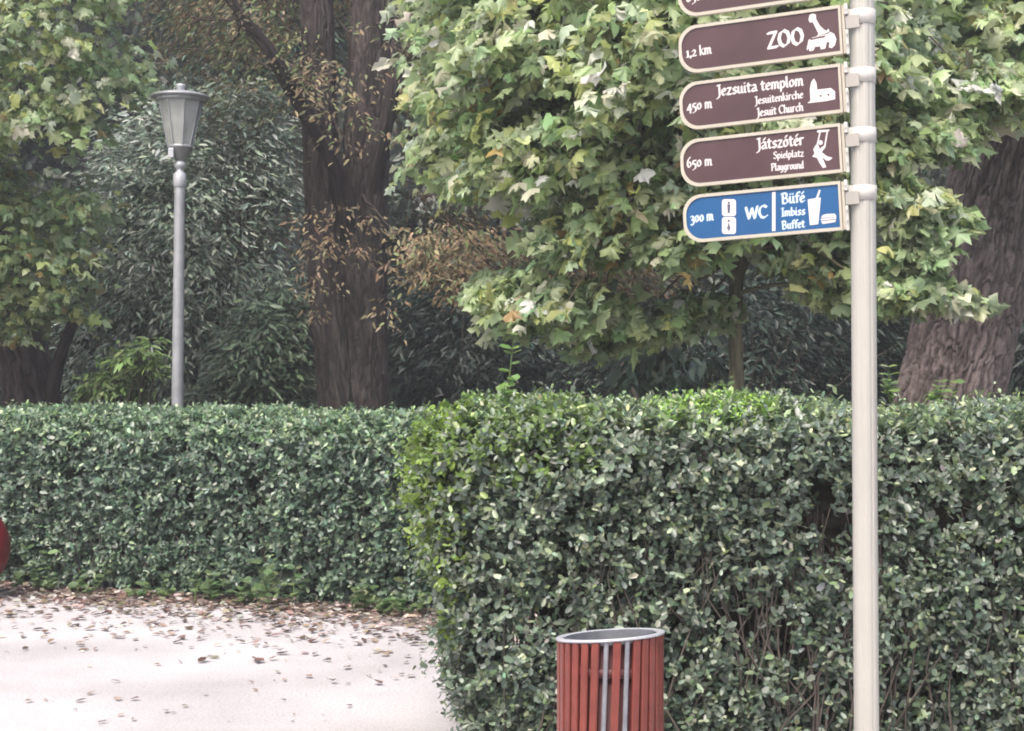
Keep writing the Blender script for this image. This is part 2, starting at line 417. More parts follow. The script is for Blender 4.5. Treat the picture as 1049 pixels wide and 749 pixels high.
# ------------------------------------------------------------------ hedges
def hedge(name, org, along, length, thick, height, label, leaf, nshoot, lean_end=0.0, seed=1, cols=None, wts=None, jag=.05, rnd=.22, patches=None, colfun=None, front_bias=.75, twigN=400, hfun=None):
    """org = foot of the front left corner, along = unit dir of front; +n points away from camera side"""
    rs = np.random.RandomState(seed)
    al = np.array([along[0], along[1], 0.0]); nn = np.array([-along[1], along[0], 0.0]); org = np.array([org[0], org[1], 0.0])
    root = empty(name, tuple(org + al * length / 2 + nn * thick / 2), label, 'hedge')
    # ---- core: rounded slab, one grid wrapped over cross section
    def wpos(s, q, z): return org + al * s[:, None] + nn * q[:, None] + np.array([0, 0, 1.0]) * z[:, None]
    # surface sample in local coords (s, q, z): choose face
    H = lambda s: height + (hfun(s) if hfun is not None else 0)
    N = nshoot
    # sample a point on the rounded box surface through rejection on the sdf
    b = np.array([length / 2, thick / 2, height / 2]); r = rnd
    pts = []; nrms = []; cnt = 0
    while cnt < N:
        c = rs.uniform(-1, 1, (N * 3, 3)) * (b + .02)
        q = np.abs(c) - (b - r); qq = np.maximum(q, 0); d = np.linalg.norm(qq, axis=1) + np.minimum(q.max(1), 0) - r
        low = c[:, 2] < -b[2] + r      # square foot: no rounding at the bottom
        q2 = q.copy(); q2[low, 2] = -1
        qq = np.maximum(q2, 0); d2 = np.linalg.norm(qq, axis=1) + np.minimum(np.max(q2[:, :2], 1), 0) * (qq.sum(1) == 0) - r
        d = np.where(low, d2, d)
        nv = np.where((qq.sum(1) > 0)[:, None], qq * np.sign(c), 0)
        k = (np.abs(d + .09) < .075) & (np.linalg.norm(nv, axis=1) > 1e-6)
        nv = unit(nv)
        keep = k & ((nv[:, 1] < .3) | (rs.rand(len(c)) > front_bias))
        pts.append(c[keep]); nrms.append(nv[keep]); cnt += keep.sum()
    pts = np.concatenate(pts)[:N]; nrms = np.concatenate(nrms)[:N]
    # lumps
    s = pts[:, 0] + length / 2; qd = pts[:, 1] + thick / 2; z = pts[:, 2] + height / 2
    lump = (fbm(np.stack([s * 2.2, qd * 2.2, z * 2.2], 1) + seed, 3) - .5) * 2 * jag
    s = s + nrms[:, 0] * lump; qd = qd + nrms[:, 1] * lump; z = z + nrms[:, 2] * lump
    # foot tapers inwards
    fac = np.clip(1 - z / (height * .75), 0, 1)
    s = s + lean_end * fac * (pts[:, 0] < -length / 2 + 1.2) * np.clip(1 - (pts[:, 0] + length / 2) / 1.2, 0, 1)
    qd = qd + .14 * fac * np.clip(1 - qd / thick * 2, 0, 1)
    if hfun is not None: z = z * (height + hfun(s)) / height
    keep = np.ones(N, bool)
    if patches:
        for (ps, pz, rs_, rz_, pr) in patches:
            e = ((s - ps) / rs_) ** 2 + ((z - pz) / rz_) ** 2
            keep &= ~((e < 1) & (nrms[:, 1] < -.3) & (rs.rand(N) < pr * (1 - e * .6)))
    keep &= (z > .02)
    dens = fbm(np.stack([s * 3.1, qd * 3, z * 3.1], 1) + 50, 2)
    keep &= rs.rand(N) < np.clip(.72 + (dens - .38) * 3.0, .35, 1)
    s, qd, z, nv = s[keep], qd[keep], z[keep], nrms[keep]; N = len(s)
    base = wpos(s, qd, z); nw = al * nv[:, :1] + nn * nv[:, 1:2] + np.array([0, 0, 1.0]) * nv[:, 2:3]
    sd_ = unit(nw * .9 + np.array([0, 0, .55]) + rs.randn(N, 3) * .55)
    per = 10
    slen = rs.uniform(.07, .16, N) * (.5 + .5 * leaf / .045) * (1 - .45 * (nv[:, 2] > .7))
    flag = rs.rand(N) > .985; slen[flag] *= 1.7
    j = np.tile(np.arange(per), N); side = np.where(j % 2 == 0, 1.0, -1.0); fr = (j // 2 + 1) / (per / 2)
    B = np.repeat(base, per, 0); D = np.repeat(sd_, per, 0); SL = np.repeat(slen, per)
    curve = np.repeat(rs.randn(N, 3) * .25, per, 0) * fr[:, None] ** 2
    pos = B + (D + curve) * (SL * fr)[:, None]
    ax = unit(np.cross(D, rs.randn(N, 3).repeat(per, 0)))
    ax2 = np.cross(D, ax); tw = (j // 2) % 2
    lat = np.where(tw[:, None] == 0, ax, ax2) * side[:, None]
    d = unit(D * .75 + lat + rs.randn(len(pos), 3) * .25 - np.array([0, 0, .12]))
    outv = np.repeat(nw, per, 0)
    nm = unit(D * .35 + outv * .55 + np.array([0, 0, .65]) + rs.randn(len(pos), 3) * .38)
    nm = unit(nm - d * (nm * d).sum(1, keepdims=True))
    size = leaf * rs.uniform(.6, 1.3, len(pos)) * (1.08 - .35 * (fr > .9))
    ss = np.repeat(s, per); zz = np.repeat(z, per); nvv = np.repeat(nv, per, 0)
    col = palette(rs, len(pos), cols, wts, .2)
    young = (fr > .75) & (rs.rand(len(pos)) < .25)
    col[young] = col[young] * [1.35, 1.35, 1.05]
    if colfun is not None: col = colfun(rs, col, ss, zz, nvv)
    me = leaf_mesh('foliage', pos, d, nm, size, col, T_privet(), rs.uniform(.85, 1.25, len(pos)))
    link('foliage', me, M['privet'], root)
    # ---- twigs: shoots and upright inner branches
    mb = MB()
    pick = rs.choice(N, min(N, int(N * .2)), replace=False)
    for i in pick:
        a = base[i] - nw[i] * .06; e = base[i] + (sd_[i]) * slen[i]
        mb.tube([a, (a + e) / 2 + rs.randn(3) * .006, e], [.0022, .0018, .001], 3, cap=False, smooth=False)
    for i in range(twigN):
        s0 = rs.uniform(.36, length - .1); q0 = rs.uniform(.06, thick * .4) if i % 3 else rs.uniform(.03, .14)
        if patches and i % 9 == 0: s0 = patches[0][0] + rs.randn() * .22
        p = org + al * s0 + nn * (q0 + .1); pts_ = [p.copy()]
        dirv = unit((np.array([0, 0, 1.0]) + rs.randn(3) * .25)[None])[0]
        for k in range(7):
            dirv = unit((dirv + rs.randn(3) * .22 + np.array([0, 0, .25]) - nn * .05)[None])[0]
            p = p + dirv * rs.uniform(.12, .2); p[2] = min(p[2], height - .05)
            lq = np.dot(p - org, nn);
            if lq < .06: p = p + nn * (.06 - lq)
            ls = np.dot(p - org, al)
            if ls < .34: p = p + al * (.34 - ls)
            pts_.append(p.copy())
        mb.tube(pts_, [.0065 * rs.uniform(.4, 1) * (1 - k / 9) + .0012 for k in range(8)], 4, cap=False)
    mb.build('twigs', M['twig'], root, world=True)
    # ---- solid core for the dense twigs, inner shade put into its dark colour
    co = MB(); ns = int(length / .08); sec = []
    o_ = .24
    prof = [(o_ + .12, 0), (o_ + .05, height * .3), (o_, height * .6), (o_, height - .34), (o_ + .12, height - o_), (thick - o_ - .12, height - o_), (thick - o_, height - .34), (thick - o_, 0)]
    vs_ = []
    for i in range(ns + 1):
        s0 = .42 + (length - .36 - o_) * i / ns
        for (qq_, z_) in prof:
            jit = rs.randn(3) * .02
            p = org + al * s0 + nn * qq_ + jit; hz = z_ * ((height + hfun(np.array([s0]))[0]) / height if hfun is not None else 1)
            le = lean_end * np.clip(1 - z_ / (height * .75), 0, 1) * np.clip(1 - s0 / 1.2, 0, 1)
            p = p + al * le
            vs_.append((p[0], p[1], max(-.02, hz + (jit[2] if z_ > 0 else 0))))
    m_ = len(prof); fs_ = []
    for i in range(ns):
        for k in range(m_ - 1): fs_.append((i * m_ + k, i * m_ + k + 1, (i + 1) * m_ + k + 1, (i + 1) * m_ + k))
    fs_.append(tuple(range(m_))); fs_.append(tuple(ns * m_ + k for k in range(m_))[::-1])
    co.add(vs_, fs_)
    co.build('shaded_core', M['core'], root, world=True)
    return root

def near_cols(rs, col, s, z, nv):
    # fresh lime growth on top in the middle and along the left end, browner thin zone
    X = -.37 + s
    e = ((X - .80) / .24) ** 2 + ((z - 1.44) / .07) ** 2
    k = (e < 1.2) & (rs.rand(len(s)) < .4); col[k] = np.array([.18, .30, .07]) * (1 + .15 * rs.randn(k.sum(), 1))
    kk = np.clip(1 - s / .23, 0, 1) * np.clip((z - .35) / .3, 0, 1)
    k = rs.rand(len(s)) < kk * .9; col[k] = np.array([.17, .26, .045]) * (1 + .2 * rs.randn(k.sum(), 1))
    k = (z > 1.34) & (rs.rand(len(s)) < .6); col[k] = col[k] * [1.5, 1.55, 1.15]  # upper leaves lightened, light from above put into their colour
    k = (z > 1.2) & (s < .7) & (rs.rand(len(s)) < .45); col[k] = np.array([.13, .21, .05]) * (1 + .2 * rs.randn(k.sum(), 1))
    return np.clip(col, .005, .8)
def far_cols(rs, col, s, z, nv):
    k = (z > 1.1) & (rs.rand(len(s)) < .7); col[k] = col[k] * [1.45, 1.45, 1.2]  # brighter top, overhead light painted into the leaf colour
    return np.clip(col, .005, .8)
PC = [(.085, .12, .09), (.13, .175, .125), (.19, .24, .18), (.31, .36, .29), (.11, .145, .08)]
hedge('privet_hedge', (-.37, 6.0), (1, 0), 4.3, 1.7, 1.46,
      'nearer clipped privet hedge behind the red litter bin, lime green at its left end', .0345, 27000, lean_end=.24, seed=11,
      cols=PC, wts=[2.5, 3, 2.2, 1.0, 1], jag=.06, colfun=near_cols, front_bias=.8, twigN=620,
      patches=[(1.55, 1.08, .2, .2, .93), (1.72, .95, .10, .15, .6), (.35, .55, .12, .3, .4), (1.0, 1.2, .2, .08, .4), (.2, .25, .3, .12, .3), (1.25, .7, .22, .3, .45), (.75, .8, .3, .18, .35), (2.1, 1.05, .10, .10, .6), (2.0, .35, .3, .2, .5), (.75, .4, .25, .3, .25)],
      hfun=lambda s: .02 * np.sin(s * 2.1 + .6) + .015 * np.sin(s * 5.3) - .035 * np.exp(-(s / .35) ** 2))
FC = [(.07, .12, .085), (.11, .17, .12), (.16, .225, .165), (.24, .30, .24)]
FO = HA - hd * 3.2
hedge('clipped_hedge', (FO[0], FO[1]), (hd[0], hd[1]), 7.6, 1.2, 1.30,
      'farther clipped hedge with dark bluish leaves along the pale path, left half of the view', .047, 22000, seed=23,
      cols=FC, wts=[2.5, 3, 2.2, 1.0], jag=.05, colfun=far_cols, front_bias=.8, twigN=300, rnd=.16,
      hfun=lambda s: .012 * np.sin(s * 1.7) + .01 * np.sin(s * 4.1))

# ------------------------------------------------------------------ woodland far behind (one mass)
rs = np.random.RandomState(40)
def woodland():
    # lumpy dense core standing behind, with leaves all over its front
    nx, nz = 150, 70
    X = np.linspace(-16, 17, nx); Z = np.linspace(0, 12.5, nz)
    A, B = np.meshgrid(X, Z); A = A.ravel(); B = B.ravel()
    Yc = 27.5 - 2.6 * fbm(np.stack([A * .45, B * .45, A * 0 + 3], 1), 3) + .0 * A - 2.0 * np.abs(A / 16) ** 2 + B * .12
    V = np.stack([A, Yc, B], 1)
    mb = MB(); fs = [(j * nx + i, j * nx + i + 1, (j + 1) * nx + i + 1, (j + 1) * nx + i) for j in range(nz - 1) for i in range(nx - 1)]
    bk = [(x, y + 2.5, z) for x, y, z in V]
    n0 = len(V)
    rim = [i for i in range(nx)] + [j * nx + nx - 1 for j in range(1, nz)] + [(nz - 1) * nx + i for i in range(nx - 2, -1, -1)] + [j * nx for j in range(nz - 2, 0, -1)]
    vs = list(map(tuple, V)) + bk
    fs2 = [tuple(i + n0 for i in f)[::-1] for f in fs]
    side = [(rim[k], rim[(k + 1) % len(rim)], rim[(k + 1) % len(rim)] + n0, rim[k] + n0) for k in range(len(rim))]
    mb.add(vs, fs + fs2 + side, False)
    N = 52000
    a = rs.uniform(-15.5, 16.5, N); b = 11.8 * rs.rand(N) ** 1.1
    yy = 27.5 - 2.6 * fbm(np.stack([a * .45, b * .45, a * 0 + 3], 1), 3) - 2.0 * np.abs(a / 16) ** 2 + b * .12
    off = rs.rand(N) ** 1.5 * 1.1 * fbm(np.stack([a * 1.6, b * 1.6, a * 0], 1) + 11, 2) * 1.4
    pos = np.stack([a, yy - off, b], 1)
    d = unit(rs.randn(N, 3) * .6 + [0, -.5, -.5]); nm = unit(np.array([0, -.4, .7]) + rs.randn(N, 3) * .45)
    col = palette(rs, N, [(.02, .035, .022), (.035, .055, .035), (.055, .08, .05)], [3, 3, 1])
    me = leaf_mesh('woodland', pos, d, nm, rs.uniform(.15, .3, N), col, T_lance(), rs.uniform(1, 1.7, N))
    # join core into the same mesh
    bm = bmesh.new(); bm.from_mesh(me); lay = bm.verts.layers.float_color['Col']
    vv = [bm.verts.new(v) for v in mb.v]
    for v in vv: v[lay] = (.022, .03, .02, 1)
    for f in mb.f: bm.faces.new([vv[i] for i in f])
    bm.to_mesh(me); bm.free()
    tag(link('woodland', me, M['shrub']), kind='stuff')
woodland()

# ------------------------------------------------------------------ shrubs and trees
def foliage_thing(name, label, cat, poly, Y0, Y1, nc, per, spread, lsize, cols, wts, tmpl, mat, base_px, base_Y, seed, group=None, droop=.25, up=.6, out=.55, flat=.35, stretch=1.0, stems=6, stemr=.03, ctr_z=None, jit=.2, limbs=60, stemcol=(.10, .085, .07)):
    rs = np.random.RandomState(seed)
    b = P(base_px, HOR, base_Y); root = empty(name, (b.x, base_Y, 0), label, cat, group)
    ctr = sample_poly(rs, poly, nc, Y0, Y1); ctr[:, 2] = np.maximum(ctr[:, 2], .12)
    rt = np.array([b.x, base_Y, ctr[:, 2].mean() if ctr_z is None else ctr_z])
    pos, d, nm, size, idx = clumps(rs, ctr, per, spread, lsize, rt, droop, up, out, flat=flat)
    col = palette(rs, len(pos), cols, wts, jit)
    tone = (1 + .22 * rs.randn(nc))[idx][:, None]; col = np.clip(col * tone, .006, .8)
    me = leaf_mesh('foliage', pos, d, nm, size, col, tmpl, np.full(len(pos), stretch) * rs.uniform(.8, 1.2, len(pos)))
    link('foliage', me, mat, root)
    tg = ctr[rs.choice(nc, min(limbs, nc), replace=False)]
    rts = [(b.x + rs.randn() * .1, base_Y + rs.randn() * .1, rs.uniform(0, .3)) for _ in range(stems)]
    me = limbs_mesh('stems', rs, tg, rts, stemr, .006, stemcol, 5, .12)
    link('stems', me, M['youngbark'], root)
    return root
L = T_lance()
GG = [(.125, .17, .13), (.185, .24, .19), (.265, .325, .265), (.38, .43, .37)]
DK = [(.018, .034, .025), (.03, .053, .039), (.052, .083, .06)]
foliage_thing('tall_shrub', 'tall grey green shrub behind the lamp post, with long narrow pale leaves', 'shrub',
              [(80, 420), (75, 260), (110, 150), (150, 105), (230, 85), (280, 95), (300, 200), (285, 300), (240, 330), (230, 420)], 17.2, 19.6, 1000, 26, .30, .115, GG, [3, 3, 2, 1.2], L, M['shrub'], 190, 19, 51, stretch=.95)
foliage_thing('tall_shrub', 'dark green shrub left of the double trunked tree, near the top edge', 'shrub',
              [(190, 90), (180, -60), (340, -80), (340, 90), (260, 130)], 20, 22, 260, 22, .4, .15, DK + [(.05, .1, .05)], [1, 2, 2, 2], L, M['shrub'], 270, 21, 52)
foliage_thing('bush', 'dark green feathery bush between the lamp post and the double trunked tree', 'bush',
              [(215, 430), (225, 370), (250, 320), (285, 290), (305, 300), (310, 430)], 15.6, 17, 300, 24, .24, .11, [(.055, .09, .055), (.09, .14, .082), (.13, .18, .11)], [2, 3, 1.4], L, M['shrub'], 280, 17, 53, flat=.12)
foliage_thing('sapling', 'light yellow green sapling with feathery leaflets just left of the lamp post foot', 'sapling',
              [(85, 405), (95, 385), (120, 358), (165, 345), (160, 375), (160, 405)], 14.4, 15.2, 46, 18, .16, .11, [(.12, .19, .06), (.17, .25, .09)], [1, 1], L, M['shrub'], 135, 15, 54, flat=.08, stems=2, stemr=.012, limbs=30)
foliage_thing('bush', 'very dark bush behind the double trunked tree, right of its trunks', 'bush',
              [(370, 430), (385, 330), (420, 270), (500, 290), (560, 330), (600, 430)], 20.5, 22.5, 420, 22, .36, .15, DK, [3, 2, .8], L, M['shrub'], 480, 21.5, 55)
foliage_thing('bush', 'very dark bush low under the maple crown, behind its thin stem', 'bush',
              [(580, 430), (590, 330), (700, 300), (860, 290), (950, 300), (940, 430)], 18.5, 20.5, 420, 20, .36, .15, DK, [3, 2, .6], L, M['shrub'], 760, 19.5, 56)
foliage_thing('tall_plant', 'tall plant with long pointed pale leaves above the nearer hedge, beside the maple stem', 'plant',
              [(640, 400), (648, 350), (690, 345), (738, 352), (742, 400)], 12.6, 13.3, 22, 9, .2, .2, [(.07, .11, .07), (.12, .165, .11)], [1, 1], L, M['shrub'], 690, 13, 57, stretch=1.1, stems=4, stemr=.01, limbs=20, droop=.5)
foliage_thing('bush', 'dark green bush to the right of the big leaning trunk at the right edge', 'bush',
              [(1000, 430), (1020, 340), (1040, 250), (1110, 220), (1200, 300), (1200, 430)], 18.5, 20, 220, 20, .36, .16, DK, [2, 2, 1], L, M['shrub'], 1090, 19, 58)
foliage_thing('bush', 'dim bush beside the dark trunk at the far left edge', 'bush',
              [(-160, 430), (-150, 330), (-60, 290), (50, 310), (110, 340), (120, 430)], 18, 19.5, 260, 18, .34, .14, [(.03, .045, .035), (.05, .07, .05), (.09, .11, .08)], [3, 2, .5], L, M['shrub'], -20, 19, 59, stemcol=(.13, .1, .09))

# --- double trunked chestnut with browned leaves
rs = np.random.RandomState(60)
t0 = P(358, HOR, 16)
tree = empty('chestnut_tree', (t0.x, 16, 0), 'large double trunked tree with dark bark and browned leaves, behind the farther hedge', 'tree')
BA, BB = (.04, .031, .032), (.082, .07, .066)
link('trunk', trunk_mesh('trunk', [P(352, 520, 16.0), P(350, 430, 16.0), P(340, 330, 16.0), P(332, 240, 16.0), P(328, 130, 16.0), P(326, 30, 16.0), P(322, -80, 16.1), P(318, -200, 16.3)],
     [.36, .235, .205, .195, .185, .175, .16, .14], 180, 520, BA, BB, .016, 4.5, 34, 3, lump=.09), M['bark'], tree)
link('trunk', trunk_mesh('trunk', [P(376, 520, 16.1), P(374, 430, 16.1), P(372, 330, 16.1), P(372, 240, 16.1), P(376, 130, 16.15), P(382, 30, 16.2), P(388, -80, 16.3), P(396, -200, 16.5)],
     [.38, .27, .25, .24, .24, .24, .22, .19], 180, 520, BA, BB, .018, 4.5, 34, 13, lump=.09), M['bark'], tree)
link('limb', trunk_mesh('limb', [P(372, 285, 16.1), P(359, 235, 15.95), P(348, 178, 15.75), P(322, 130, 15.5), P(298, 90, 15.3), P(275, 50, 15.1), P(250, 20, 15.0), P(215, -30, 14.9)],
     [.06, .09, .095, .09, .08, .07, .055, .035], 60, 120, BA, BB, .01, 2, 12, 23), M['bark'], tree)
link('limb', trunk_mesh('limb', [P(372, 240, 16.1), P(382, 190, 15.95), P(395, 130, 15.7), P(404, 80, 15.6), P(410, 20, 15.5), P(420, -60, 15.4)],
     [.07, .09, .08, .07, .06, .05], 50, 90, BA, BB, .01, 2, 12, 33), M['bark'], tree)
BR = [(.165, .125, .08), (.23, .185, .115), (.115, .095, .065), (.16, .20, .10), (.30, .27, .17)]
polys = [([(165, 70), (150, 10), (160, -90), (330, -120), (440, -90), (440, 20), (400, 40), (330, 20), (270, 50), (215, 70)], 16.8, 20, 330, [3, 3, 2, 2.6, .8]),
         ([(180, 40), (170, -90), (300, -100), (290, 10), (240, 30)], 14.2, 15.6, 40, [3, 3, 2, 3, .8]),
         ([(410, 245), (450, 235), (520, 240), (640, 262), (700, 290), (620, 315), (470, 310), (420, 285)], 12.4, 13.8, 230, [3, 3, 2, 1.4, 1]),
         ([(300, 215), (345, 205), (420, 200), (470, 240), (450, 300), (400, 325), (310, 325), (285, 240)], 14.9, 15.6, 22, [3, 3, 1, .2, 1]),
         ([(290, 120), (300, 20), (420, 10), (425, 130), (370, 160), (310, 160)], 14.7, 15.5, 26, [3, 3, 2, 2, .6]),
         ([(220, 130), (200, 40), (300, 20), (330, 90), (300, 130)], 14.8, 16.4, 60, [1, 1, 2, 5, .5]),
         ([(420, 180), (405, 60), (430, 0), (500, 60), (500, 250), (430, 240)], 16.5, 18, 90, [3, 2, 3, 1, .3])]
PP = []; CC = []
allc = []
for poly, y0, y1, n, wt in polys:
    ctr = sample_poly(rs, poly, n, y0, y1); allc.append(ctr)
    r_ = clumps(rs, ctr, 20, .22, .082, np.array([t0.x, 16, ctr[:, 2].mean()]), .3, .5, .5, flat=.22)
    PP.append(r_); CC.append(palette(rs, len(r_[0]), BR, wt, .22))
me = leaf_mesh('crown', *[np.concatenate([p[i] for p in PP]) for i in range(4)], np.concatenate(CC), T_lance(), None)
link('crown', me, M['dry'], tree)
ac = np.concatenate(allc); ac = ac[rs.choice(len(ac), 90, replace=False)]; ac = ac[ac[:, 1] > 14.5]
link('twigs', limbs_mesh('twigs', rs, ac, [P(340, 100, 16.0), P(380, 60, 16.0), P(372, 200, 15.9), P(298, 90, 15.3), P(410, 20, 15.5), P(250, 20, 15), P(326, -40, 16), P(386, -60, 16)], .016, .005, (.07, .055, .05), 5), M['bark'], tree)

# --- leaning big trunk on the right
b0 = P(972, HOR, 16)
tr2 = empty('old_tree', (b0.x - .15, 16, 0), 'massive leaning trunk with deeply furrowed bark at the right edge behind the hedge', 'tree')
link('trunk', trunk_mesh('trunk', [P(950, 545, 16), P(962, 470, 16), P(973, 405, 16), P(990, 330, 16), P(1006, 260, 16), P(1022, 190, 16), P(1040, 120, 16), P(1062, 20, 16), P(1090, -100, 16), P(1120, -260, 16)],
     [.78, .62, .545, .53, .52, .51, .51, .50, .46, .40], 420, 760, (.15, .12, .112), (.25, .205, .195), .042, 4.2, 62, 5, lump=.05), M['bark'], tr2)
PL = T_palmate()
MG = [(.32, .41, .21), (.42, .51, .30), (.26, .34, .19), (.45, .50, .21), (.60, .65, .50), (.36, .28, .12)]
rs = np.random.RandomState(71)
ctr = sample_poly(rs, [(890, 85), (890, -160), (1250, -180), (1250, 85), (1040, 100), (960, 95)], 260, 13.6, 15.4)
r_ = clumps(rs, ctr, 17, .36, .17, np.array([b0.x + .7, 16.3, 6.0]), .3, .5, .6, flat=.25)
me = leaf_mesh('crown', *r_[:4], palette(rs, len(r_[0]), MG, [3, 2, 3, .4, .8, .1]), PL, None, .07); link('crown', me, M['broad'], tr2)
link('twigs', limbs_mesh('twigs', rs, ctr[rs.choice(230, 60, replace=False)], [P(1062, 20, 16), P(1090, -100, 16)], .05, .006, (.12, .1, .09), 5), M['bark'], tr2)

# --- young plane/maple with the big pale crown
rs = np.random.RandomState(80)
m0 = P(754, HOR, 11)
mt = empty('maple_tree', (m0.x, 11, 0), 'young maple with thin olive stem and broad pale yellow green crown behind the signs', 'tree')
YB, YC = (.13, .125, .075), (.20, .19, .13)
link('trunk', trunk_mesh('trunk', [P(757, 620, 11), P(756, 500, 11), P(755, 400, 11), P(753, 330, 11), P(754, 290, 11), P(760, 255, 11), P(758, 180, 11), P(765, 60, 11), P(770, -120, 11)],
     [.072, .058, .052, .05, .052, .05, .045, .035, .02], 40, 200, YB, YC, .003, 3, 8, 3), M['youngbark'], mt)
link('limb', trunk_mesh('limb', [P(754, 300, 11), P(748, 275, 10.97), P(735, 255, 10.9), P(715, 230, 10.8), P(690, 190, 10.6)], [.03, .034, .03, .025, .018], 20, 40, YB, YC, .002, 3, 8, 7), M['youngbark'], mt)
link('limb', trunk_mesh('limb', [P(757, 285, 11), P(766, 262, 11), P(770, 240, 11.05), P(790, 200, 11.1), P(830, 150, 11.2)], [.03, .032, .028, .024, .018], 20, 40, YB, YC, .002, 3, 8, 9), M['youngbark'], mt)
link('limb', trunk_mesh('limb', [P(757, 300, 10.97), P(790, 292, 10.9), P(830, 290, 10.8), P(860, 275, 10.8), P(900, 290, 10.7)], [.016, .014, .012, .010, .006], 12, 30, YB, YC, .001, 3, 8, 11), M['youngbark'], mt)
sets = [([(430, 60), (440, 0), (450, -150), (700, -200), (930, -150), (920, 60), (890, 100), (880, 180), (860, 215), (700, 225), (640, 205), (560, 205), (500, 190), (450, 175), (425, 160), (455, 130), (440, 90)], 9.2, 12.4, 1000, .29, .128, [3, 3, 1.4, 1.2, 1.8, .12]),
        ([(490, 285), (540, 275), (620, 300), (640, 322), (590, 338), (540, 328), (500, 305)], 10, 11.4, 60, .2, .13, [3, 1.4, 3, .7, .4, .2]),
        ([(560, 215), (640, 215), (720, 235), (730, 262), (640, 268), (560, 250)], 9.8, 11.0, 40, .2, .13, [3, 1.4, 3, .7, .4, .8]),
        ([(790, 225), (870, 230), (905, 230), (895, 285), (880, 310), (830, 305), (795, 285)], 10.2, 11.4, 60, .2, .13, [3, 2, 2.5, .5, .6, .2]),
        ([(895, 125), (950, 120), (1000, 135), (1000, 155), (950, 160), (900, 160)], 9.9, 10.7, 22, .16, .135, [3, 2, 2, .3, .8, 0]),
        ([(890, 175), (930, 175), (975, 215), (975, 235), (930, 235), (890, 225)], 9.9, 10.5, 22, .14, .135, [3, 2, 2, .3, .8, 0]),
        ([(890, 90), (960, 60), (1049, 70), (1060, 110), (980, 125), (895, 120)], 10.2, 11.4, 60, .22, .135, [3, 2, 2, .3, .8, 0]),
        ([(640, 330), (700, 300), (740, 300), (735, 330), (680, 345), (620, 350), (560, 345)], 10.4, 11.4, 34, .17, .12, [2, 1, 4, .3, .2, 0]),
        ([(890, 250), (930, 245), (965, 262), (940, 275), (890, 275)], 9.9, 10.5, 9, .12, .135, [3, 2, 2, .3, .8, 0]),
        ([(890, 285), (940, 285), (985, 296), (990, 306), (950, 312), (890, 310)], 9.8, 10.4, 26, .13, .13, [3, 2, 2, .3, .8, 0])]
PP = []; CC = []; allc = []
for poly, y0, y1, n, spr, ls, wt in sets:
    ctr = sample_poly(rs, poly, n, y0, y1); allc.append(ctr)
    r_ = clumps(rs, ctr, 15, spr, ls, np.array([m0.x, 11.6, ctr[:, 2].mean() + .1]), .28, .55, .5, rnd=.8, flat=.14)
    PP.append(r_); c_ = palette(rs, len(r_[0]), MG, wt, .16)
    CC.append(np.clip(c_ * (1 + .18 * rs.randn(n))[r_[4]][:, None], .01, .7))
me = leaf_mesh('crown', *[np.concatenate([p[i] for p in PP]) for i in range(4)], np.concatenate(CC), PL, rs.uniform(.45, 1.05, sum(len(c) for c in CC)), .075)
link('crown', me, M['broad'], mt)
ac = np.concatenate(allc); sel = ac[rs.choice(len(ac), 170, replace=False)]
link('twigs', limbs_mesh('twigs', rs, sel, [P(756, 262, 11), P(758, 180, 11), P(765, 60, 11), P(690, 190, 10.6), P(830, 150, 11.2), P(770, -80, 11)], .016, .004, (.16, .13, .09), 5, .2), M['youngbark'], mt)

# --- broad leaved tree at the left edge
rs = np.random.RandomState(90)
l0 = P(20, HOR, 17)
lt = empty('leafy_tree', (l0.x, 17, 0), 'yellow green broad leaved tree overhanging the left edge, above a dark trunk', 'tree')
link('trunk', trunk_mesh('trunk', [P(42, 530, 17), P(36, 430, 17), P(26, 370, 17), P(10, 310, 17), P(-8, 230, 17), P(-24, 120, 17), P(-30, 0, 17), P(-30, -150, 17)], [.5, .34, .28, .26, .24, .22, .2, .16], 140, 300, (.07, .055, .054), (.13, .10, .098), .03, 4, 30, 3), M['bark'], lt)
link('limb', trunk_mesh('limb', [P(62, 520, 16.9), P(48, 430, 16.9), P(60, 370, 16.8), P(78, 320, 16.6), P(95, 270, 16.4)], [.12, .09, .07, .06, .03], 30, 60, (.06, .046, .045), (.11, .085, .083), .008, 2, 10, 9), M['bark'], lt)
sets = [([(-260, -120), (110, -140), (175, -40), (130, 30), (140, 80), (110, 120), (70, 130), (-40, 160), (-260, 150)], 12.8, 16, 300, [3, 2.4, 2, 1.6, 1.4, .1]),
        ([(-260, 150), (30, 170), (95, 210), (100, 235), (60, 250), (75, 320), (20, 345), (-40, 320), (-260, 330)], 13.6, 16.4, 230, [3, 1.5, 3, 2, .5, .3])]
PP = []; CC = []; allc = []
for poly, y0, y1, n, wt in sets:
    ctr = sample_poly(rs, poly, n, y0, y1); allc.append(ctr)
    r_ = clumps(rs, ctr, 24, .34, .115, np.array([l0.x - .3, 17.3, ctr[:, 2].mean() + .2]), .3, .5, .6, flat=.22)
    PP.append(r_); CC.append(palette(rs, len(r_[0]), MG, wt, .2) * [.84, .86, .84])
me = leaf_mesh('crown', *[np.concatenate([p[i] for p in PP]) for i in range(4)], np.concatenate(CC), PL, rs.uniform(.45, 1.05, sum(len(c) for c in CC)), .075)
link('crown', me, M['broad'], lt)
ac = np.concatenate(allc)
link('twigs', limbs_mesh('twigs', rs, ac[rs.choice(len(ac), 70, replace=False)], [P(-8, 230, 17), P(-24, 120, 17), P(-30, 0, 17), P(0, 280, 17)], .03, .006, (.11, .09, .08), 5), M['bark'], lt)

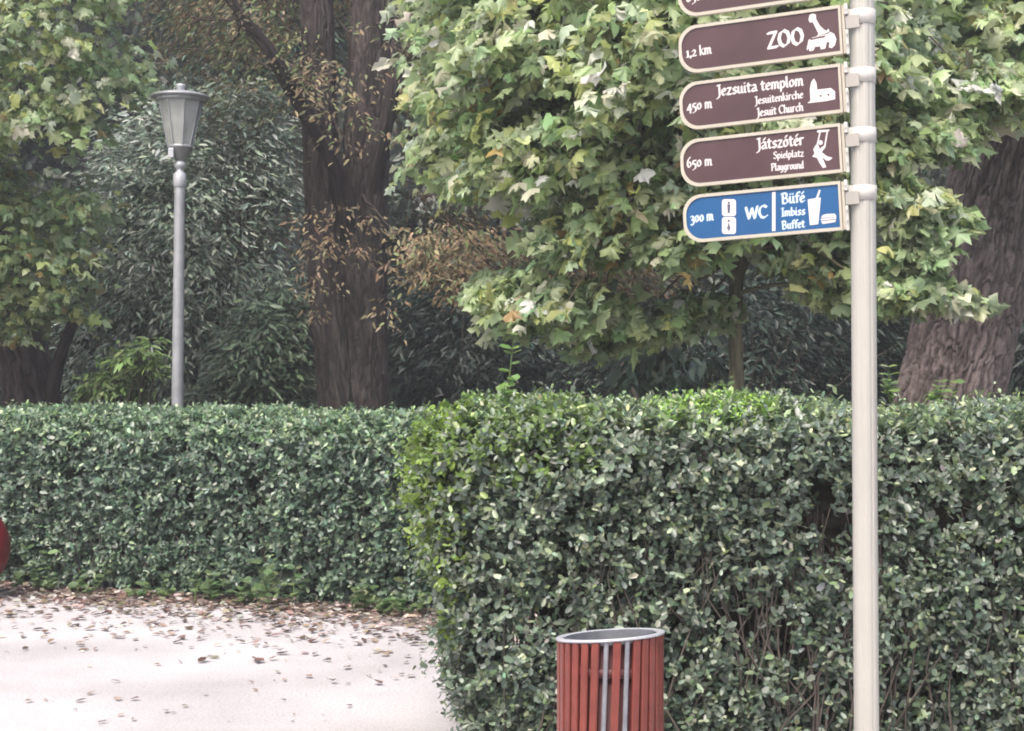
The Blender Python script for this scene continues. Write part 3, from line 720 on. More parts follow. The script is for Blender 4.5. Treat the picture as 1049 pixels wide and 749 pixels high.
# --- slim dark trunks in the shade
for i, (px, Y, r, lab) in enumerate([(645, 18, .13, 'slim dark trunk in deep shade below the maple crown, left of the maple stem')]):
    b = P(px, HOR, Y); e = empty('slim_tree', (b.x, Y, 0), lab, 'tree')
    link('trunk', trunk_mesh('trunk', [(b.x, Y, -.02), P(px + 2, 380, Y), P(px - 3, 300, Y), P(px, 180, Y), P(px + 6, 20, Y)], [r * 1.3, r, r * .9, r * .8, r * .6], 30, 80, (.06, .055, .05), (.10, .09, .08), .008, 2, 10, i), M['bark'], e)
    rs = np.random.RandomState(95 + i)
    ctr = sample_poly(rs, [(px - 60, 100), (px - 60, -40), (px + 70, -40), (px + 70, 120)], 50, Y - .7, Y + .7)
    r_ = clumps(rs, ctr, 16, .3, .14, np.array([b.x, Y, 5.]), .3)
    me = leaf_mesh('crown', *r_[:4], palette(rs, len(r_[0]), DK, [1, 1, 1]), T_lance()); link('crown', me, M['shrub'], e)

# ------------------------------------------------------------------ small plants
def weed(px, Y, h, n, label, cols, seed, name='weed', z0=0, lsz=.07, spread=.5):
    rs = np.random.RandomState(seed); b = P(px, HOR, Y)
    e = empty(name, (b.x, Y, z0), label, 'weed' if name == 'weed' else 'shoot')
    mb = MB(); pos = []; d = []
    for k in range(n):
        dv = unit((np.array([0, 0, 1.0]) + rs.randn(3) * spread * [1, 1, .2])[None])[0]; hh = h * rs.uniform(.4, 1.5)
        p0 = np.array([b.x, Y, z0]) + rs.randn(3) * [.09, .04, 0] * (spread > .3)
        pts = [p0 + dv * hh * t + np.array([0, 0, -.05 * t * t * spread]) for t in np.linspace(0, 1, 5)]
        mb = MB(); mb.tube(pts, [.003, .003, .0025, .002, .001], 4, cap=False)
        me = mb.mesh('stem'); colour_attr(me, (.12, .18, .06)); link('stem', me, M['youngbark'], e)
        for t in np.linspace(.35, 1, 4):
            for sgn in (-1, 1):
                a = rs.uniform(0, 6.28) ; pos.append(p0 + dv * hh * t); d.append([math.cos(a), math.sin(a), .25])
    pos = np.array(pos); d = np.array(d)
    nm = unit(np.array([0, -.4, 1.0]) + rs.randn(len(pos), 3) * .3)
    me = leaf_mesh('leaves', pos, d, nm, lsz * rs.uniform(.6, 1.2, len(pos)), palette(rs, len(pos), cols, [1] * len(cols)), T_privet(), np.full(len(pos), 1.5))
    link('leaves', me, M['broad'], e)
LG = [(.13, .2, .09), (.19, .27, .13), (.09, .15, .07)]
def fy(px):   # distance of the far hedge foot along the ray of a pixel column
    k = (px - CX) / F
    # HA + hd*s : x = k*y
    s = (k * HA[1] - HA[0]) / (hd[0] - k * hd[1]); return HA[1] + hd[1] * s
for (px, off, h, n, lab) in [(40, .12, .22, 7, 'pale green weed tuft at the hedge foot beside the red ball bollard'),
                             (88, .1, .12, 4, 'very small weed at the hedge foot, second from the red ball bollard'),
                             (165, .12, .13, 6, 'low bright weed at the farther hedge foot, below and left of the lamp post'),
                             (216, .13, .18, 8, 'bright green weed at the farther hedge foot just right of the lamp post line'),
                             (258, .18, .14, 7, 'sprawling weed between the bright weed and the tall spiky weed'),
                             (294, .2, .28, 7, 'tallest weed at the farther hedge foot, with spiky pale leaves'),
                             (372, .13, .17, 8, 'weed in reddish leaf litter by the near end of the farther hedge'),
                             (408, .2, .14, 8, 'broad leaved weed almost touching the left end of the nearer hedge')]:
    weed(px, fy(px) - off, h, n, lab, LG, int(px) + 5)
weed(517, 6.35, .25, 3, 'upright light green shoot sticking up from the nearer hedge top', [(.2, .32, .1), (.14, .24, .07)], 9, name='young_shoot', z0=1.42, lsz=.05, spread=.12)

weed(912, 7.3, .12, 4, 'pale rounded shoot above the nearer hedge top, just right of the signpost', [(.3, .36, .2), (.2, .3, .1)], 19, name='young_shoot', z0=1.47, lsz=.05, spread=.2)
weed(960, 7.2, .10, 5, 'low spreading light green shoot above the nearer hedge top, below the leaning trunk', [(.2, .32, .1), (.16, .26, .08)], 29, name='young_shoot', z0=1.46, lsz=.05, spread=.35)

# ------------------------------------------------------------------ leaf litter
rs = np.random.RandomState(100)
DC = [(.15, .10, .085), (.23, .17, .14), (.36, .30, .27), (.09, .065, .055), (.50, .45, .42), (.19, .17, .11)]
N = 5600
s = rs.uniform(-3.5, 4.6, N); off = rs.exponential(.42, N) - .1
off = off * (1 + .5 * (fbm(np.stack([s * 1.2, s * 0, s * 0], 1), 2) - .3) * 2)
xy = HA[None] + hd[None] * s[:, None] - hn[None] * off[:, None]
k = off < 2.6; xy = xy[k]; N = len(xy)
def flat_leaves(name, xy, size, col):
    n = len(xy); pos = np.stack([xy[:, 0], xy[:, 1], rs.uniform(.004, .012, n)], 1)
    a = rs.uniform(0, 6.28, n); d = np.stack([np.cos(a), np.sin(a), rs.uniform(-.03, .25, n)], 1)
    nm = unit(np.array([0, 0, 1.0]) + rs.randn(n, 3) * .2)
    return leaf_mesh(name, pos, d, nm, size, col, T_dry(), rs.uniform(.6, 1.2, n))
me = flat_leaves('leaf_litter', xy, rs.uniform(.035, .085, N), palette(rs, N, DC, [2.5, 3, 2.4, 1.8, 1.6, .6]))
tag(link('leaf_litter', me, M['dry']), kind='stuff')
# lone leaves out on the gravel
sx = []
while len(sx) < 44:
    px, py = rs.uniform(5, 470), 640 + 105 * rs.rand() ** .8
    if py < 640 or (px > 440 and py > 690): continue
    Y = EYE * F / (py - HOR); x = (px - CX) / F * Y
    if px > 400 and Y < 7.6: continue
    sx.append((x, Y))
protos = []
for k in range(6):
    one = leaf_mesh('fallen_leaf', np.zeros((1, 3)), np.array([[1., 0, rs.uniform(0, .2)]]), np.array([[0, 0, 1.]]) + rs.randn(1, 3) * .15, np.array([.048]), palette(rs, 1, DC, [3, 3, 2, 1.5, .6, .6]), T_dry(), np.array([rs.uniform(.5, 1.1)]))
    one.materials.append(M['dry']); protos.append(one)
for i, (x, y) in enumerate(sx):
    o = bpy.data.objects.new('fallen_leaf', protos[i % 6]); C.objects.link(o)
    o.location = (x, y, .006); o.rotation_euler = (0, 0, rs.uniform(0, 6.28)); sc_ = rs.uniform(.45, 1.25) ** 1.2; o.scale = (sc_, sc_, sc_)
    tag(o, 'small curled brown leaf lying by itself out on the pale gravel', 'leaf', 'dry leaves scattered on the open gravel')

# ------------------------------------------------------------------ lamp post
def lamp():
    Y = 14.0; b = P(180.5, HOR, Y); k = Y / F
    e = empty('street_lamp', (b.x, Y, 0), 'grey park lamp post with glass lantern and round cap, behind the farther hedge', 'street lamp')
    e.rotation_euler = (0, R(.5), 0)
    z = lambda py: EYE + (HOR - py) * k
    m = MB(); m.lathe([(.085, 0), (.085, .5), (.06, .56), (.054, 1.0), (.047, z(190))], n=24); m.build('pole', M['lampmetal'], e)
    m = MB(); m.lathe([(.049, z(192)), (.058, z(191)), (.058, z(179)), (.045, z(177)), (.03, z(175)), (.03, z(173)), (.052, z(171)), (.055, z(168)), (.042, z(165.5)), (.022, z(165)), (.022, z(162))], n=24); m.build('collar', M['zincpale'], e)
    m = MB(); m.lathe([(.03, z(164)), (.065, z(161)), (.095, z(154)), (.108, z(151.5)), (.108, z(150)), (.02, z(150))], n=24); cup = m.build('lantern_cup', M['lampdark'], e)
    m = MB(); m.lathe([(.020, z(165)), (.022, z(164))], n=8)
    m.box(-.085, -.035, -.105, -.06, z(163), z(153)); m.build('cable_box', M['zincpale'], cup, bevel=.006)
    m = MB(); m.lathe([(.100, z(150.5)), (.195, z(103)), (.19, z(103)), (.096, z(150))], n=8, smooth=False); gl = m.build('glass_shade', M['glass'], e)
    gl.rotation_euler = (0, 0, R(22.5))
    fr = MB()
    for i in range(8):
        a = R(45 * i + 22.5)
        fr.tube([(.104 * math.cos(a), .104 * math.sin(a), z(151)), (.2 * math.cos(a), .2 * math.sin(a), z(101))], .007, 6)
    fr.lathe([(.198, z(104)), (.214, z(104)), (.218, z(100)), (.198, z(100))], n=32, close=True)
    fr.lathe([(.098, z(152)), (.112, z(152)), (.112, z(149)), (.098, z(149))], n=24, close=True)
    fr.build('lantern_frame', M['lampmetal'], e)
    m = MB(); m.lathe([(.001, z(101.4)), (.21, z(101.4)), (.25, z(100.5)), (.265, z(99.6)), (.262, z(98.6)), (.20, z(96)), (.12, z(94)), (.045, z(93)), (.001, z(92.9))], n=40); m.build('lantern_cap', M['lampmetal'], e)
    m = MB(); m.lathe([(.036, z(93.2)), (.038, z(89)), (.046, z(88)), (.042, z(86.2)), (.001, z(85.8))], n=20); m.build('finial', M['zincpale'], e)
    m = MB(); m.lathe([(.02, z(150)), (.035, z(146)), (.05, z(135)), (.055, z(125)), (.04, z(116)), (.001, z(112))], n=16); m.build('bulb', M['white'], e)
lamp()

# ------------------------------------------------------------------ red ball bollard at the left edge
def bollard():
    Y = 11.2; k = Y / F; c = P(-36, 561, Y); r = 45 * k
    e = empty('ball_bollard', (c.x, Y, 0), 'dark red rounded bollard cut off by the left edge, before the farther hedge', 'bollard')
    m = MB(); prof = [(r * math.sin(a), c.z - r * math.cos(a)) for a in np.linspace(.25, math.pi - .001, 28)]
    m.lathe(prof, n=48); m.build('ball', M['ballred'], e)
    m = MB(); z1 = c.z - r * math.cos(.45); m.lathe([(.001, -.01), (.20, -.01), (.20, .02), (.18, .03), (.15, z1), (.001, z1)], n=32); m.build('foot', M['ballbase'], e)
bollard()

# ------------------------------------------------------------------ litter bin
def litter_bin():
    Y = 5.0; k = Y / F; b = P(625, HOR, Y); rad = 54.5 * k; H = EYE - (650 - HOR) * k
    e = empty('litter_bin', (b.x, Y, 0), 'round litter bin of red slats with a pale metal rim, before the nearer hedge', 'litter bin')
    til = .07
    top = lambda x: H + x * til
    n = 31
    # body hoops
    for z in (.10, .42, .66):
        m = MB(); m.lathe([(rad - .016, z), (rad - .011, z), (rad - .011, z + .03), (rad - .016, z + .03)], n=48, close=True)
        m.build('hoop', M['liner'], e)
    # liner
    m = MB(); m.lathe([(.001, .06), (rad - .024, .06), (rad - .024, .06), (rad - .024, H - .02), (rad - .028, H - .02), (rad - .028, .065), (.001, .065)], n=48)
    for i, v in enumerate(m.v):
        if v[2] > H - .03: m.v[i] = (v[0], v[1], v[2] + v[0] * til - v[1] * .07)
    m.build('liner', M['liner'], e)
    m = MB(); m.lathe([(rad - .0285, .07), (rad - .0285, H + .002)], n=48)
    for i, v in enumerate(m.v):
        if v[2] > H - .03: m.v[i] = (v[0], v[1], v[2] + v[0] * til - v[1] * .07)
    m.build('inner_bucket', M['zinc'], e)
    metal = {22, 24}
    for i in range(n):
        a0 = 2 * math.pi * (i + .3) / n
        a = a0; w_ = .0125
        mb = MB(); vs = []
        for t in np.linspace(0, 1, 9):
            tw = (t - .5) * -0.0 + (.16 * (t - .62) if math.sin(a0) < 0 else -.0) * abs(math.sin(a0)) ** 2
            aa = a + tw; cx_, sy = math.cos(aa), math.sin(aa)
            zt = top(rad * cx_) - sy * rad * .07 - .008; z = .05 + (zt - .05) * t
            ro, ri = (rad, rad - .011)
            if i in metal: ro, ri = rad - .002, rad - .008
            ww = w_ if i not in metal else .0075
            tx, ty = -sy, cx_
            for rr_, q in ((ri, -ww), (ro - .003, -ww), (ro, -ww + .003), (ro, ww - .003), (ro - .003, ww), (ri, ww)):
                vs.append((rr_ * cx_ + tx * q, rr_ * sy + ty * q, z))
        m_ = 6; fs = [(j * m_ + q, j * m_ + (q + 1) % m_, (j + 1) * m_ + (q + 1) % m_, (j + 1) * m_ + q) for j in range(8) for q in range(m_)]
        fs += [tuple(range(m_))[::-1], tuple(8 * m_ + q for q in range(m_))]
        mb.add(vs, fs)
        if i in metal:
            o = mb.build('metal_strip', M['zinc'], e)
        else:
            o = mb.build('slat', M['red'], e)
    m = MB(); m.lathe([(rad - .020, H - .006), (rad + .003, H - .006), (rad + .005, H - .003), (rad + .004, H + .001), (rad, H + .003), (rad - .018, H + .002), (rad - .022, H - .002)], n=64, close=True)
    m.v = [(x, y, z + x * til - y * .07) for x, y, z in m.v]
    m.build('rim', M['zincpale'], e)
    m = MB(); m.lathe([(.001, 0), (rad - .03, 0), (rad - .03, .055), (.001, .055)], n=32); m.build('base', M['zinc'], e)
litter_bin()

# ------------------------------------------------------------------ lettering with a broad nib
GL = {
 'a': (4.3, "0.6,4.3 1.6,5 2.9,4.7 3.2,3.6 3.2,.8 4,.2;3.2,2.9 1.3,2.4 .6,1.3 1.2,.1 2.3,.3 3.2,1.2"),
 'b': (4.2, ".8,8 .8,.5 2,0 3.3,.8 3.6,2.8 2.6,4.8 .8,4"), 'c': (3.8, "3.4,4.2 2.2,5 .9,4 .6,2.2 1.2,.5 2.3,0 3.5,.8"),
 'd': (4.4, "3.2,8 3.2,.8 3.9,.2;3.2,4.4 2,5 .9,4 .6,2 1.3,.2 2.2,.2 3.2,1.2"), 'e': (4, ".8,2.5 3.3,3.1 3.1,4.4 2.2,5 1,4.2 .6,2.4 1.1,.6 2.2,0 3.4,.8"),
 'f': (3.2, "3.6,7.4 2.6,8 1.6,7 1.4,5 1.4,0;.3,4.9 3,4.9"), 'g': (4.3, "3.2,4.4 2,5 .9,4 .6,2 1.3,.3 2.2,.3 3.2,1.2;3.2,4.8 3.2,-1 2.2,-2.3 .6,-2"),
 'h': (4.4, ".8,8 .8,0;.8,3.8 2.2,5 3.3,4.2 3.3,.6 4,0"), 'i': (2.2, ".9,5 .9,.6 1.6,0;.9,7.1 1.1,6.9"), 'k': (4, ".8,8 .8,0;3.2,5 .9,2.6 2,2 3.6,0"),
 'l': (2.2, ".8,8 .8,.7 1.6,0"), 'm': (6.2, ".8,5 .8,0;.8,4 1.8,5 2.9,4.2 2.9,0;2.9,4 3.9,5 5,4.2 5,.6 5.7,0"), 'n': (4.4, ".8,5 .8,0;.8,4 2.2,5 3.3,4.2 3.3,.6 4,0"),
 'o': (4.2, "2.1,5 .9,4 .6,2.4 1.1,.6 2.1,0 3.2,1 3.5,2.6 3,4.4 2.1,5"), 'p': (4.3, ".8,5 .8,-2.5;.8,4 2.2,5 3.4,4 3.6,2.4 2.8,.3 1.8,0 .8,.8"),
 'r': (3.4, ".8,5 .8,0;.8,3.6 1.8,4.9 3,4.6"), 's': (3.8, "3.2,4.3 2.1,5 .9,4.2 1.4,3 2.8,2 3.2,.9 2,0 .6,.7"), 't': (3.4, "1.4,6.6 1.4,.8 2.2,0 3.2,.6;.3,4.9 3,4.9"),
 'u': (4.5, ".8,5 .8,.9 1.8,0 3.2,1;3.2,5 3.2,.6 4,0"), 'y': (4.3, ".8,5 .8,1.2 1.8,.3 3.2,1.2;3.2,5 3.2,-1 2.2,-2.3 .6,-2"), 'z': (4, ".6,4.9 3.3,4.9 .6,.1 3.6,.1"),
 'B': (5.4, "1,7.8 1,.1 3,0 4.4,1 4.5,2.8 3.4,4 1.2,4.2;.2,7.6 2.6,8 4,7 3.8,5 2.6,4.2"), 'C': (5.4, "5,6.8 3.6,8 1.8,7.3 .7,5.2 .7,2.8 1.8,.6 3.5,0 5.1,1.3"),
 'I': (2.8, ".3,7.8 2.3,7.8;1.3,8 1.3,0;.4,.1 2.4,.1"), 'J': (3, ".4,7.7 2.4,7.9;1.9,8 1.9,.3 1.1,-1.5 -.2,-2"), 'P': (4.8, "1,7.8 1,0;.2,7.6 2.8,8 4.3,6.8 4,4.6 2.6,3.6 1.2,3.9"),
 'S': (4.6, "4,7 2.8,8 1.1,7.2 1,5.6 2.4,4.4 3.9,3 4,1.2 2.4,0 .6,1"), 'W': (7.6, ".3,7.8 1.9,.2 3.9,7 5.3,.2 7.2,7.9"), 'Z': (5.8, ".8,7.6 5,7.8 .7,.1 5.3,.3"),
 'O': (7, "3.4,8 1.6,7 .7,4.2 1.4,1.2 3.3,0 5.4,1.2 6.2,4 5.4,6.8 3.4,8"),
 '0': (4.2, "2.1,5 .9,4 .6,2.4 1.1,.6 2.1,0 3.2,1 3.5,2.6 3,4.4 2.1,5"), '1': (3, ".4,4.3 1.5,5 1.5,.2;.4,.1 2.7,.1"), '2': (4, ".6,4 1.8,5 3,4.2 2.8,2.8 .6,.3 3.6,.2"),
 '3': (4, ".6,4.4 1.9,5 3,4 2.6,2.6 1.5,2 3.2,1.2 3.2,-.8 2,-2.3 .5,-1.8"), '4': (4.4, "3,-2.4 3,5 .4,.5 4.1,.5"), '5': (4, "3.5,5 1.2,4.9 1,2.4 2.6,2.2 3.3,.6 2.8,-1.4 .8,-2.4"),
 '6': (4.2, "3,8 1.3,6 .6,3 1.1,.6 2.1,0 3.3,1 3.5,2.8 2.4,4.2 1,3.4"), '8': (4.2, "2.1,8 .9,6.6 1.4,5 3.1,3.4 3.3,1 2.1,0 .8,1 .8,2.8 2.8,5 3.2,6.8 2.1,8"),
 ',': (1.8, ".9,.6 1,0 .5,-1.2"), ' ': (2.4, "")}
ACC = {'á': ('a', "2,6.4 3.1,7.8"), 'é': ('e', "2,6.4 3.1,7.8"), 'ó': ('o', "2,6.4 3.1,7.8"), 'ü': ('u', "1.1,6.9 1.3,6.7;2.9,6.9 3.1,6.7")}
def hull(p):
    p = sorted(set(p))
    if len(p) < 3: return p
    def half(q):
        h = []
        for a in q:
            while len(h) > 1 and (h[-1][0] - h[-2][0]) * (a[1] - h[-2][1]) - (h[-1][1] - h[-2][1]) * (a[0] - h[-2][0]) <= 1e-12: h.pop()
            h.append(a)
        return h
    lo = half(p); up = half(p[::-1]); return lo[:-1] + up[:-1]
def text_strokes(txt):
    x = 0; st = []
    for ch in txt:
        ac = None
        if ch in ACC: ch, ac = ACC[ch]
        wd, d = GL[ch]
        for part in (d.split(';') if d else []) + (ac.split(';') if ac else []):
            st.append([(x + float(q.split(',')[0]), float(q.split(',')[1])) for q in part.split()])
        x += wd
    return st, x

# ------------------------------------------------------------------ signpost
PY = 4.68; PK = PY / F
pb = P(888, HOR, PY)
post = empty('signpost', (pb.x, PY, 0), 'cream signpost carrying brown and blue direction signs, in front of the nearer hedge', 'signpost')
post.rotation_euler = (0, R(-.28), 0)
pr = 12.8 * PK
m = MB(); n = 120; vs = []
for z in (-.02, 3.6):
    for k in range(n):
        a = 2 * math.pi * k / n
        r_ = pr
        for g_, w_, d_ in ((250, 16, .0035), (293, 9, .002), (160, 16, .0035), (70, 16, .0035), (20, 9, .002)):
            gr = abs(((a - R(g_) + math.pi) % (2 * math.pi)) - math.pi)
            if gr < R(w_): r_ -= d_ * (.5 + .5 * math.cos(math.pi * gr / R(w_)))
        vs.append((r_ * math.cos(a), r_ * math.sin(a), z))
m.add(vs, [(k, (k + 1) % n, n + (k + 1) % n, n + k) for k in range(n)], True); m.add(vs[n:], [tuple(range(n))])
m.build('pole', M['pole'], post)
m = MB(); m.lathe([(pr + .001, 3.58), (pr + .004, 3.58), (pr + .004, 3.61), (.001, 3.63)], n=32); m.build('pole_cap', M['clamp'], post)
YAW = R(-21)
def sign(idx, ytop, slope_deg, xleft, sheet, items, picts, lab, bolts=True):
    """ytop: photo row of the top right corner of the frame"""
    xr = 861; Rm = Matrix.Rotation(YAW, 3, 'Z') @ Matrix.Rotation(R(-slope_deg), 3, 'Y')
    # origin: top right corner
    O = P(xr, ytop, PY - .02)
    nrm = Rm @ Vector((0, -1, 0)); ux = Rm @ Vector((1, 0, 0)); uz = Rm @ Vector((0, 0, 1))
    cp = Vector((0, 0, EYE))
    def loc(px, py):
        d = ray(px, py); t = (O - cp).dot(nrm) / d.dot(nrm); q = cp + d * t - O
        return (q.dot(ux), q.dot(uz))
    Hh = 50.3 * PK; Lx = -loc(xleft, ytop + 47)[0]
    e = bpy.data.objects.new('direction_sign', None)
    # outline: round left end
    def outline(ins, n=14):
        r = min(Hh / 2 - ins, .058 - ins * .5); x0 = -Lx + ins; z1 = -ins; z0 = -Hh + ins; x1 = -ins * .75
        pts = [(x1, z0), (x1, z1)]
        for a in np.linspace(90, 180, n): pts.append((x0 + r * 1.0 + r * math.cos(R(a)) * 1.0, z1 - r + r * math.sin(R(a))))
        for a in np.linspace(180, 270, n): pts.append((x0 + r + r * math.cos(R(a)), z0 + r + r * math.sin(R(a))))
        return pts
    plate = MB(); plate.poly(outline(.006), -.004, .008)
    e = plate.build('direction_sign', M[sheet])
    e['label'] = lab
    e.parent = post
    e.matrix_parent_inverse = Matrix.Identity(4)
    # world placement -> local to the post
    W = Matrix.Translation(O) @ Rm.to_4x4()
    bpy.context.view_layer.update()
    e.matrix_basis = post.matrix_world.inverted() @ W
    fr = MB(); o1 = outline(0); o2 = outline(.0095); nn_ = len(o1)
    vs = [(x, y, z) for y in (-.008, .011) for x, z in o1] + [(x, y, z) for y in (-.008, .011) for x, z in o2]
    fs = []
    for i in range(nn_):
        j = (i + 1) % nn_
        fs += [(i, j, 2 * nn_ + j, 2 * nn_ + i), (nn_ + i, 3 * nn_ + i, 3 * nn_ + j, nn_ + j), (i, nn_ + i, nn_ + j, j), (2 * nn_ + i, 2 * nn_ + j, 3 * nn_ + j, 3 * nn_ + i)]
    fr.add(vs, fs); fr.build('sign_frame', M['frame'], e)
    # mounting rail with lugs at the pole side
    b = MB(); b.box(.0015, .010, -.002, .013, -Hh + .002, -.002)
    b.build('mounting_rail', M['frame'], e)
    b = MB(); b.box(.0105, .021, -.009, .012, -.030, .002); b.build('rail_lug', M['clamp'], e, bevel=.0015); b = MB(); b.box(.0105, .019, -.006, .010, -Hh - .002, -.075); b.build('rail_lug', M['clamp'], e, bevel=.0015)
    b = MB(); b.box(.012, .052, -.001, .009, -.072, -.034)
    b.build('bracket_arm', M['bracket'], e)
    for zz in (-.016, -.09, -.122):
        b = MB(); b.tube([(.0155, -.0095 if zz > -.03 else -.0062, zz), (.0155, -.012, zz)], .0028, 8); b.build('bolt', M['bracket'], e)
    # lettering
    wm = 'white' if sheet == 'brown' else 'whiteb'
    zo = [-.0043]
    def put(pts, mb):
        zo[0] -= .000004
        mb.add([(x, zo[0], z) for x, z in pts], [tuple(range(len(pts)))])
    for it in items:
        lt_ = MB()
        txt, (x0, y0), (x1, y1), xh, nib = it[:5]
        st, wd = text_strokes(txt); a = loc(x0, y0); b_ = loc(x1, y1)
        dx, dz = b_[0] - a[0], b_[1] - a[1]; ln = math.hypot(dx, dz); ex = (dx / ln, dz / ln); ez = (-ex[1], ex[0])
        sx_ = ln / (wd - .4); sz_ = xh * PK
        nw_, nh_ = nib * PK / 2, nib * PK / 2 * .38; ca, sa = math.cos(R(32)), math.sin(R(32))
        corners = [(sx__ * nw_ * ca - sy__ * nh_ * sa, sx__ * nw_ * sa + sy__ * nh_ * ca) for sx__ in (-1, 1) for sy__ in (-1, 1)]
        for s_ in st:
            q = [(a[0] + ex[0] * x * sx_ + ez[0] * z * sz_, a[1] + ex[1] * x * sx_ + ez[1] * z * sz_) for x, z in s_]
            for k in range(len(q) - 1):
                put(hull([(p[0] + c[0], p[1] + c[1]) for p in (q[k], q[k + 1]) for c in corners]), lt_)
        lt_.build('lettering', M[wm], e)
    zd = zo[0] - .0006
    for nm_, shapes in picts:
        pc = MB(); dk = MB()
        for kind, pts in shapes:
            if kind == 'd': dk.add([(x, zd, z) for x, z in [loc(*p) for p in pts]], [tuple(range(len(pts)))])
            else: put([loc(*p) for p in pts], pc)
        po = pc.build(nm_, M['white'], e)
        if dk.v: dk.build('pictogram_mark', M['mark' if sheet == 'blue' else 'brown'], po)
    # clamp on the pole
    zc = EYE + (HOR - (ytop + 12)) * PK
    c = MB(); c.lathe([(pr + .0005, zc - .023), (pr + .003, zc - .023), (pr + .003, zc + .021), (pr + .0005, zc + .021)], n=48, close=True)
    c.box(-pr - .012, -pr + .006, -.02, .012, zc - .023, zc + .021)
    c.build('clamp', M['clamp'], post)
def sc(o, s, pts): return [(o[0] + x / s, o[1] + y / s) for x, y in pts]
def circ(cx, cy, r, n=14): return [(cx + r * math.cos(2 * math.pi * k / n), cy + r * math.sin(2 * math.pi * k / n)) for k in range(n)]
def rrect(x0, y0, x1, y1, r):
    o = []
    for cx, cy, a0 in ((x1 - r, y0 + r, -90), (x1 - r, y1 - r, 0), (x0 + r, y1 - r, 90), (x0 + r, y0 + r, 180)):
        for a in (0, 30, 60, 90): o.append((cx + r * math.cos(R(a0 + a)), cy + r * math.sin(R(a0 + a))))
    return o
giraffe = [('animal_pictogram', [('w', sc((770, 0), 7.49, [(438, 155), (447, 118), (470, 106), (494, 114), (497, 150), (525, 200), (560, 232), (578, 240), (590, 222), (600, 244), (560, 262), (500, 283), (515, 262), (492, 215), (470, 172), (448, 176)])),
           ('w', sc((770, 0), 7.49, [(423, 378), (432, 345), (438, 310), (470, 290), (530, 276), (585, 262), (605, 248), (635, 262), (652, 305), (640, 350), (618, 372), (594, 366), (600, 330), (580, 322), (566, 376), (532, 382), (528, 358), (488, 362), (476, 390), (445, 396), (440, 370), (430, 390)])),
           ('d', sc((770, 0), 7.49, [(450, 300), (520, 283), (575, 274), (560, 290), (500, 300), (455, 312)]))])]
church = [('church_pictogram', [('w', sc((780, 65), 10.49, [(497, 432), (530, 402), (524, 280), (538, 205), (568, 165), (594, 212), (603, 285), (750, 268), (795, 305), (796, 388), (700, 408)])),
          ('d', sc((780, 65), 10.49, circ(640, 352, 12))), ('d', sc((780, 65), 10.49, circ(724, 340, 12)))])]
Z6 = (780, 120)
swing = [('swing_pictogram', [('w', sc(Z6, 10.49, [(598, 152), (612, 142), (738, 136), (724, 158), (606, 170)])),
         ('w', sc(Z6, 10.49, [(626, 168), (640, 168), (606, 320), (592, 316)])), ('w', sc(Z6, 10.49, [(704, 160), (718, 160), (690, 330), (674, 326)])),
         ('w', sc(Z6, 10.49, circ(638, 276, 25))),
         ('w', sc(Z6, 10.49, [(590, 300), (560, 350), (575, 395), (548, 428), (600, 440), (630, 500), (665, 550), (700, 540), (680, 490), (655, 430), (700, 470), (735, 468), (768, 440), (710, 425), (650, 380), (692, 325), (680, 306), (630, 345), (615, 300)]))])]
Z7 = (695, 190); Z8 = (780, 185)
wc = [('toilet_pictogram', [('w', sc(Z7, 10.49, rrect(472, 150, 622, 332, 28))),
      ('d', sc(Z7, 10.49, circ(545, 188, 13))), ('d', sc(Z7, 10.49, [(528, 205), (562, 205), (556, 300), (534, 300)]))]),
      ('toilet_pictogram', [('w', sc(Z7, 10.49, rrect(472, 342, 622, 524, 28))),
      ('d', sc(Z7, 10.49, circ(545, 382, 13))), ('d', sc(Z7, 10.49, [(545, 398), (566, 470), (552, 470), (552, 492), (538, 492), (538, 470), (524, 470)]))]),
      ('divider_line', [
      ('w', sc(Z8, 10.49, [(118, 128), (155, 124), (155, 542), (118, 546)]))]), ('cup_pictogram', [
      ('w', sc(Z8, 10.49, [(500, 206), (588, 190), (604, 150), (622, 100), (640, 106), (614, 188), (642, 184), (628, 330), (614, 470), (524, 482)]))]), ('burger_pictogram', [
      ('w', sc(Z8, 10.49, [(642, 402), (660, 374), (700, 362), (790, 358), (808, 384), (806, 396)])),
      ('w', sc(Z8, 10.49, [(640, 412), (806, 400), (808, 414), (642, 430)])), ('w', sc(Z8, 10.49, [(645, 440), (806, 422), (796, 448), (660, 470)]))])]
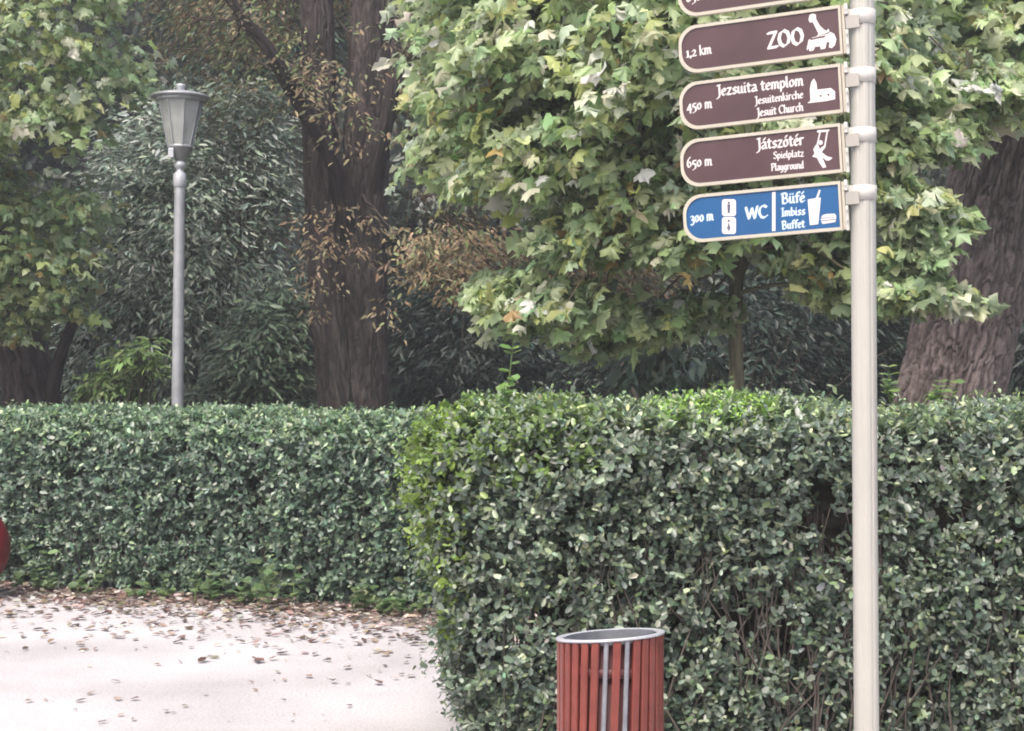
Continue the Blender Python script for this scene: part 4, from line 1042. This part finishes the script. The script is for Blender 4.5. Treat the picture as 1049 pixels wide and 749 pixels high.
sign(0, -54.5, 3.2, 695, 'brown', [('850 m', (703.5, 2.5), (729, -2.0), 1.25, 1.7)], [], 'topmost brown arm, cut off by the top of the view')
sign(1, 5.5, 3.2, 696, 'brown', [('1,2 km', (703.5, 59), (729, 55), 1.3, 1.7), ('ZOO', (786.5, 50), (823.5, 45), 2.05, 3.4)], giraffe, 'brown arm reading ZOO with a giraffe and elephant')
sign(2, 65.4, 3.2, 697, 'brown', [('450 m', (704, 113.6), (729.5, 110.6), 1.3, 1.7), ('Jezsuita templom', (735, 98.6), (823, 87.6), 1.4, 1.9), ('Jesuitenkirche', (774, 107.2), (823, 100.6), 1.0, 1.35), ('Jesuit Church', (776, 119.6), (823, 113.6), 1.05, 1.4)], church, 'brown arm with a white church pictogram')
sign(3, 126.5, 3.0, 698, 'brown', [('650 m', (704, 171.8), (729.5, 169.4), 1.3, 1.7), ('Játszótér', (776, 153.6), (823.5, 148.4), 1.45, 1.95), ('Spielplatz', (792.5, 163), (823.5, 160.4), .9, 1.2), ('Playground', (790.5, 175.4), (823.5, 172.6), .95, 1.25)], swing, 'brown arm with a child on a swing')
sign(4, 185.6, 3.0, 701, 'blue', [('300 m', (707.6, 228), (731, 225.6), 1.3, 1.8), ('WC', (764.5, 225), (786, 223), 1.6, 2.6), ('Büfé', (801, 209), (824.5, 207), 1.35, 2.0), ('Imbiss', (801, 221.8), (825, 220), 1.05, 1.6), ('Buffet', (801.5, 235), (824.5, 233), 1.05, 1.6)], wc, 'blue arm, lowest, for toilets and snack bar')

# ------------------------------------------------------------------ misty veil added in place of lens flare, lifts the shadows
m = bpy.data.materials.new('flare_veil'); m.use_nodes = True; n = m.node_tree; n.nodes.clear()
pv = n.nodes.new('ShaderNodeVolumePrincipled'); pv.inputs['Color'].default_value = (.9, .93, .95, 1); pv.inputs['Density'].default_value = .0034; pv.inputs['Anisotropy'].default_value = .2
oo = n.nodes.new('ShaderNodeOutputMaterial'); n.links.new(pv.outputs[0], oo.inputs['Volume'])
hz = MB(); hz.box(-320, 320, -320, 320, -1.0, 14.5)
tag(hz.build('flare_veil', m), kind='stuff')
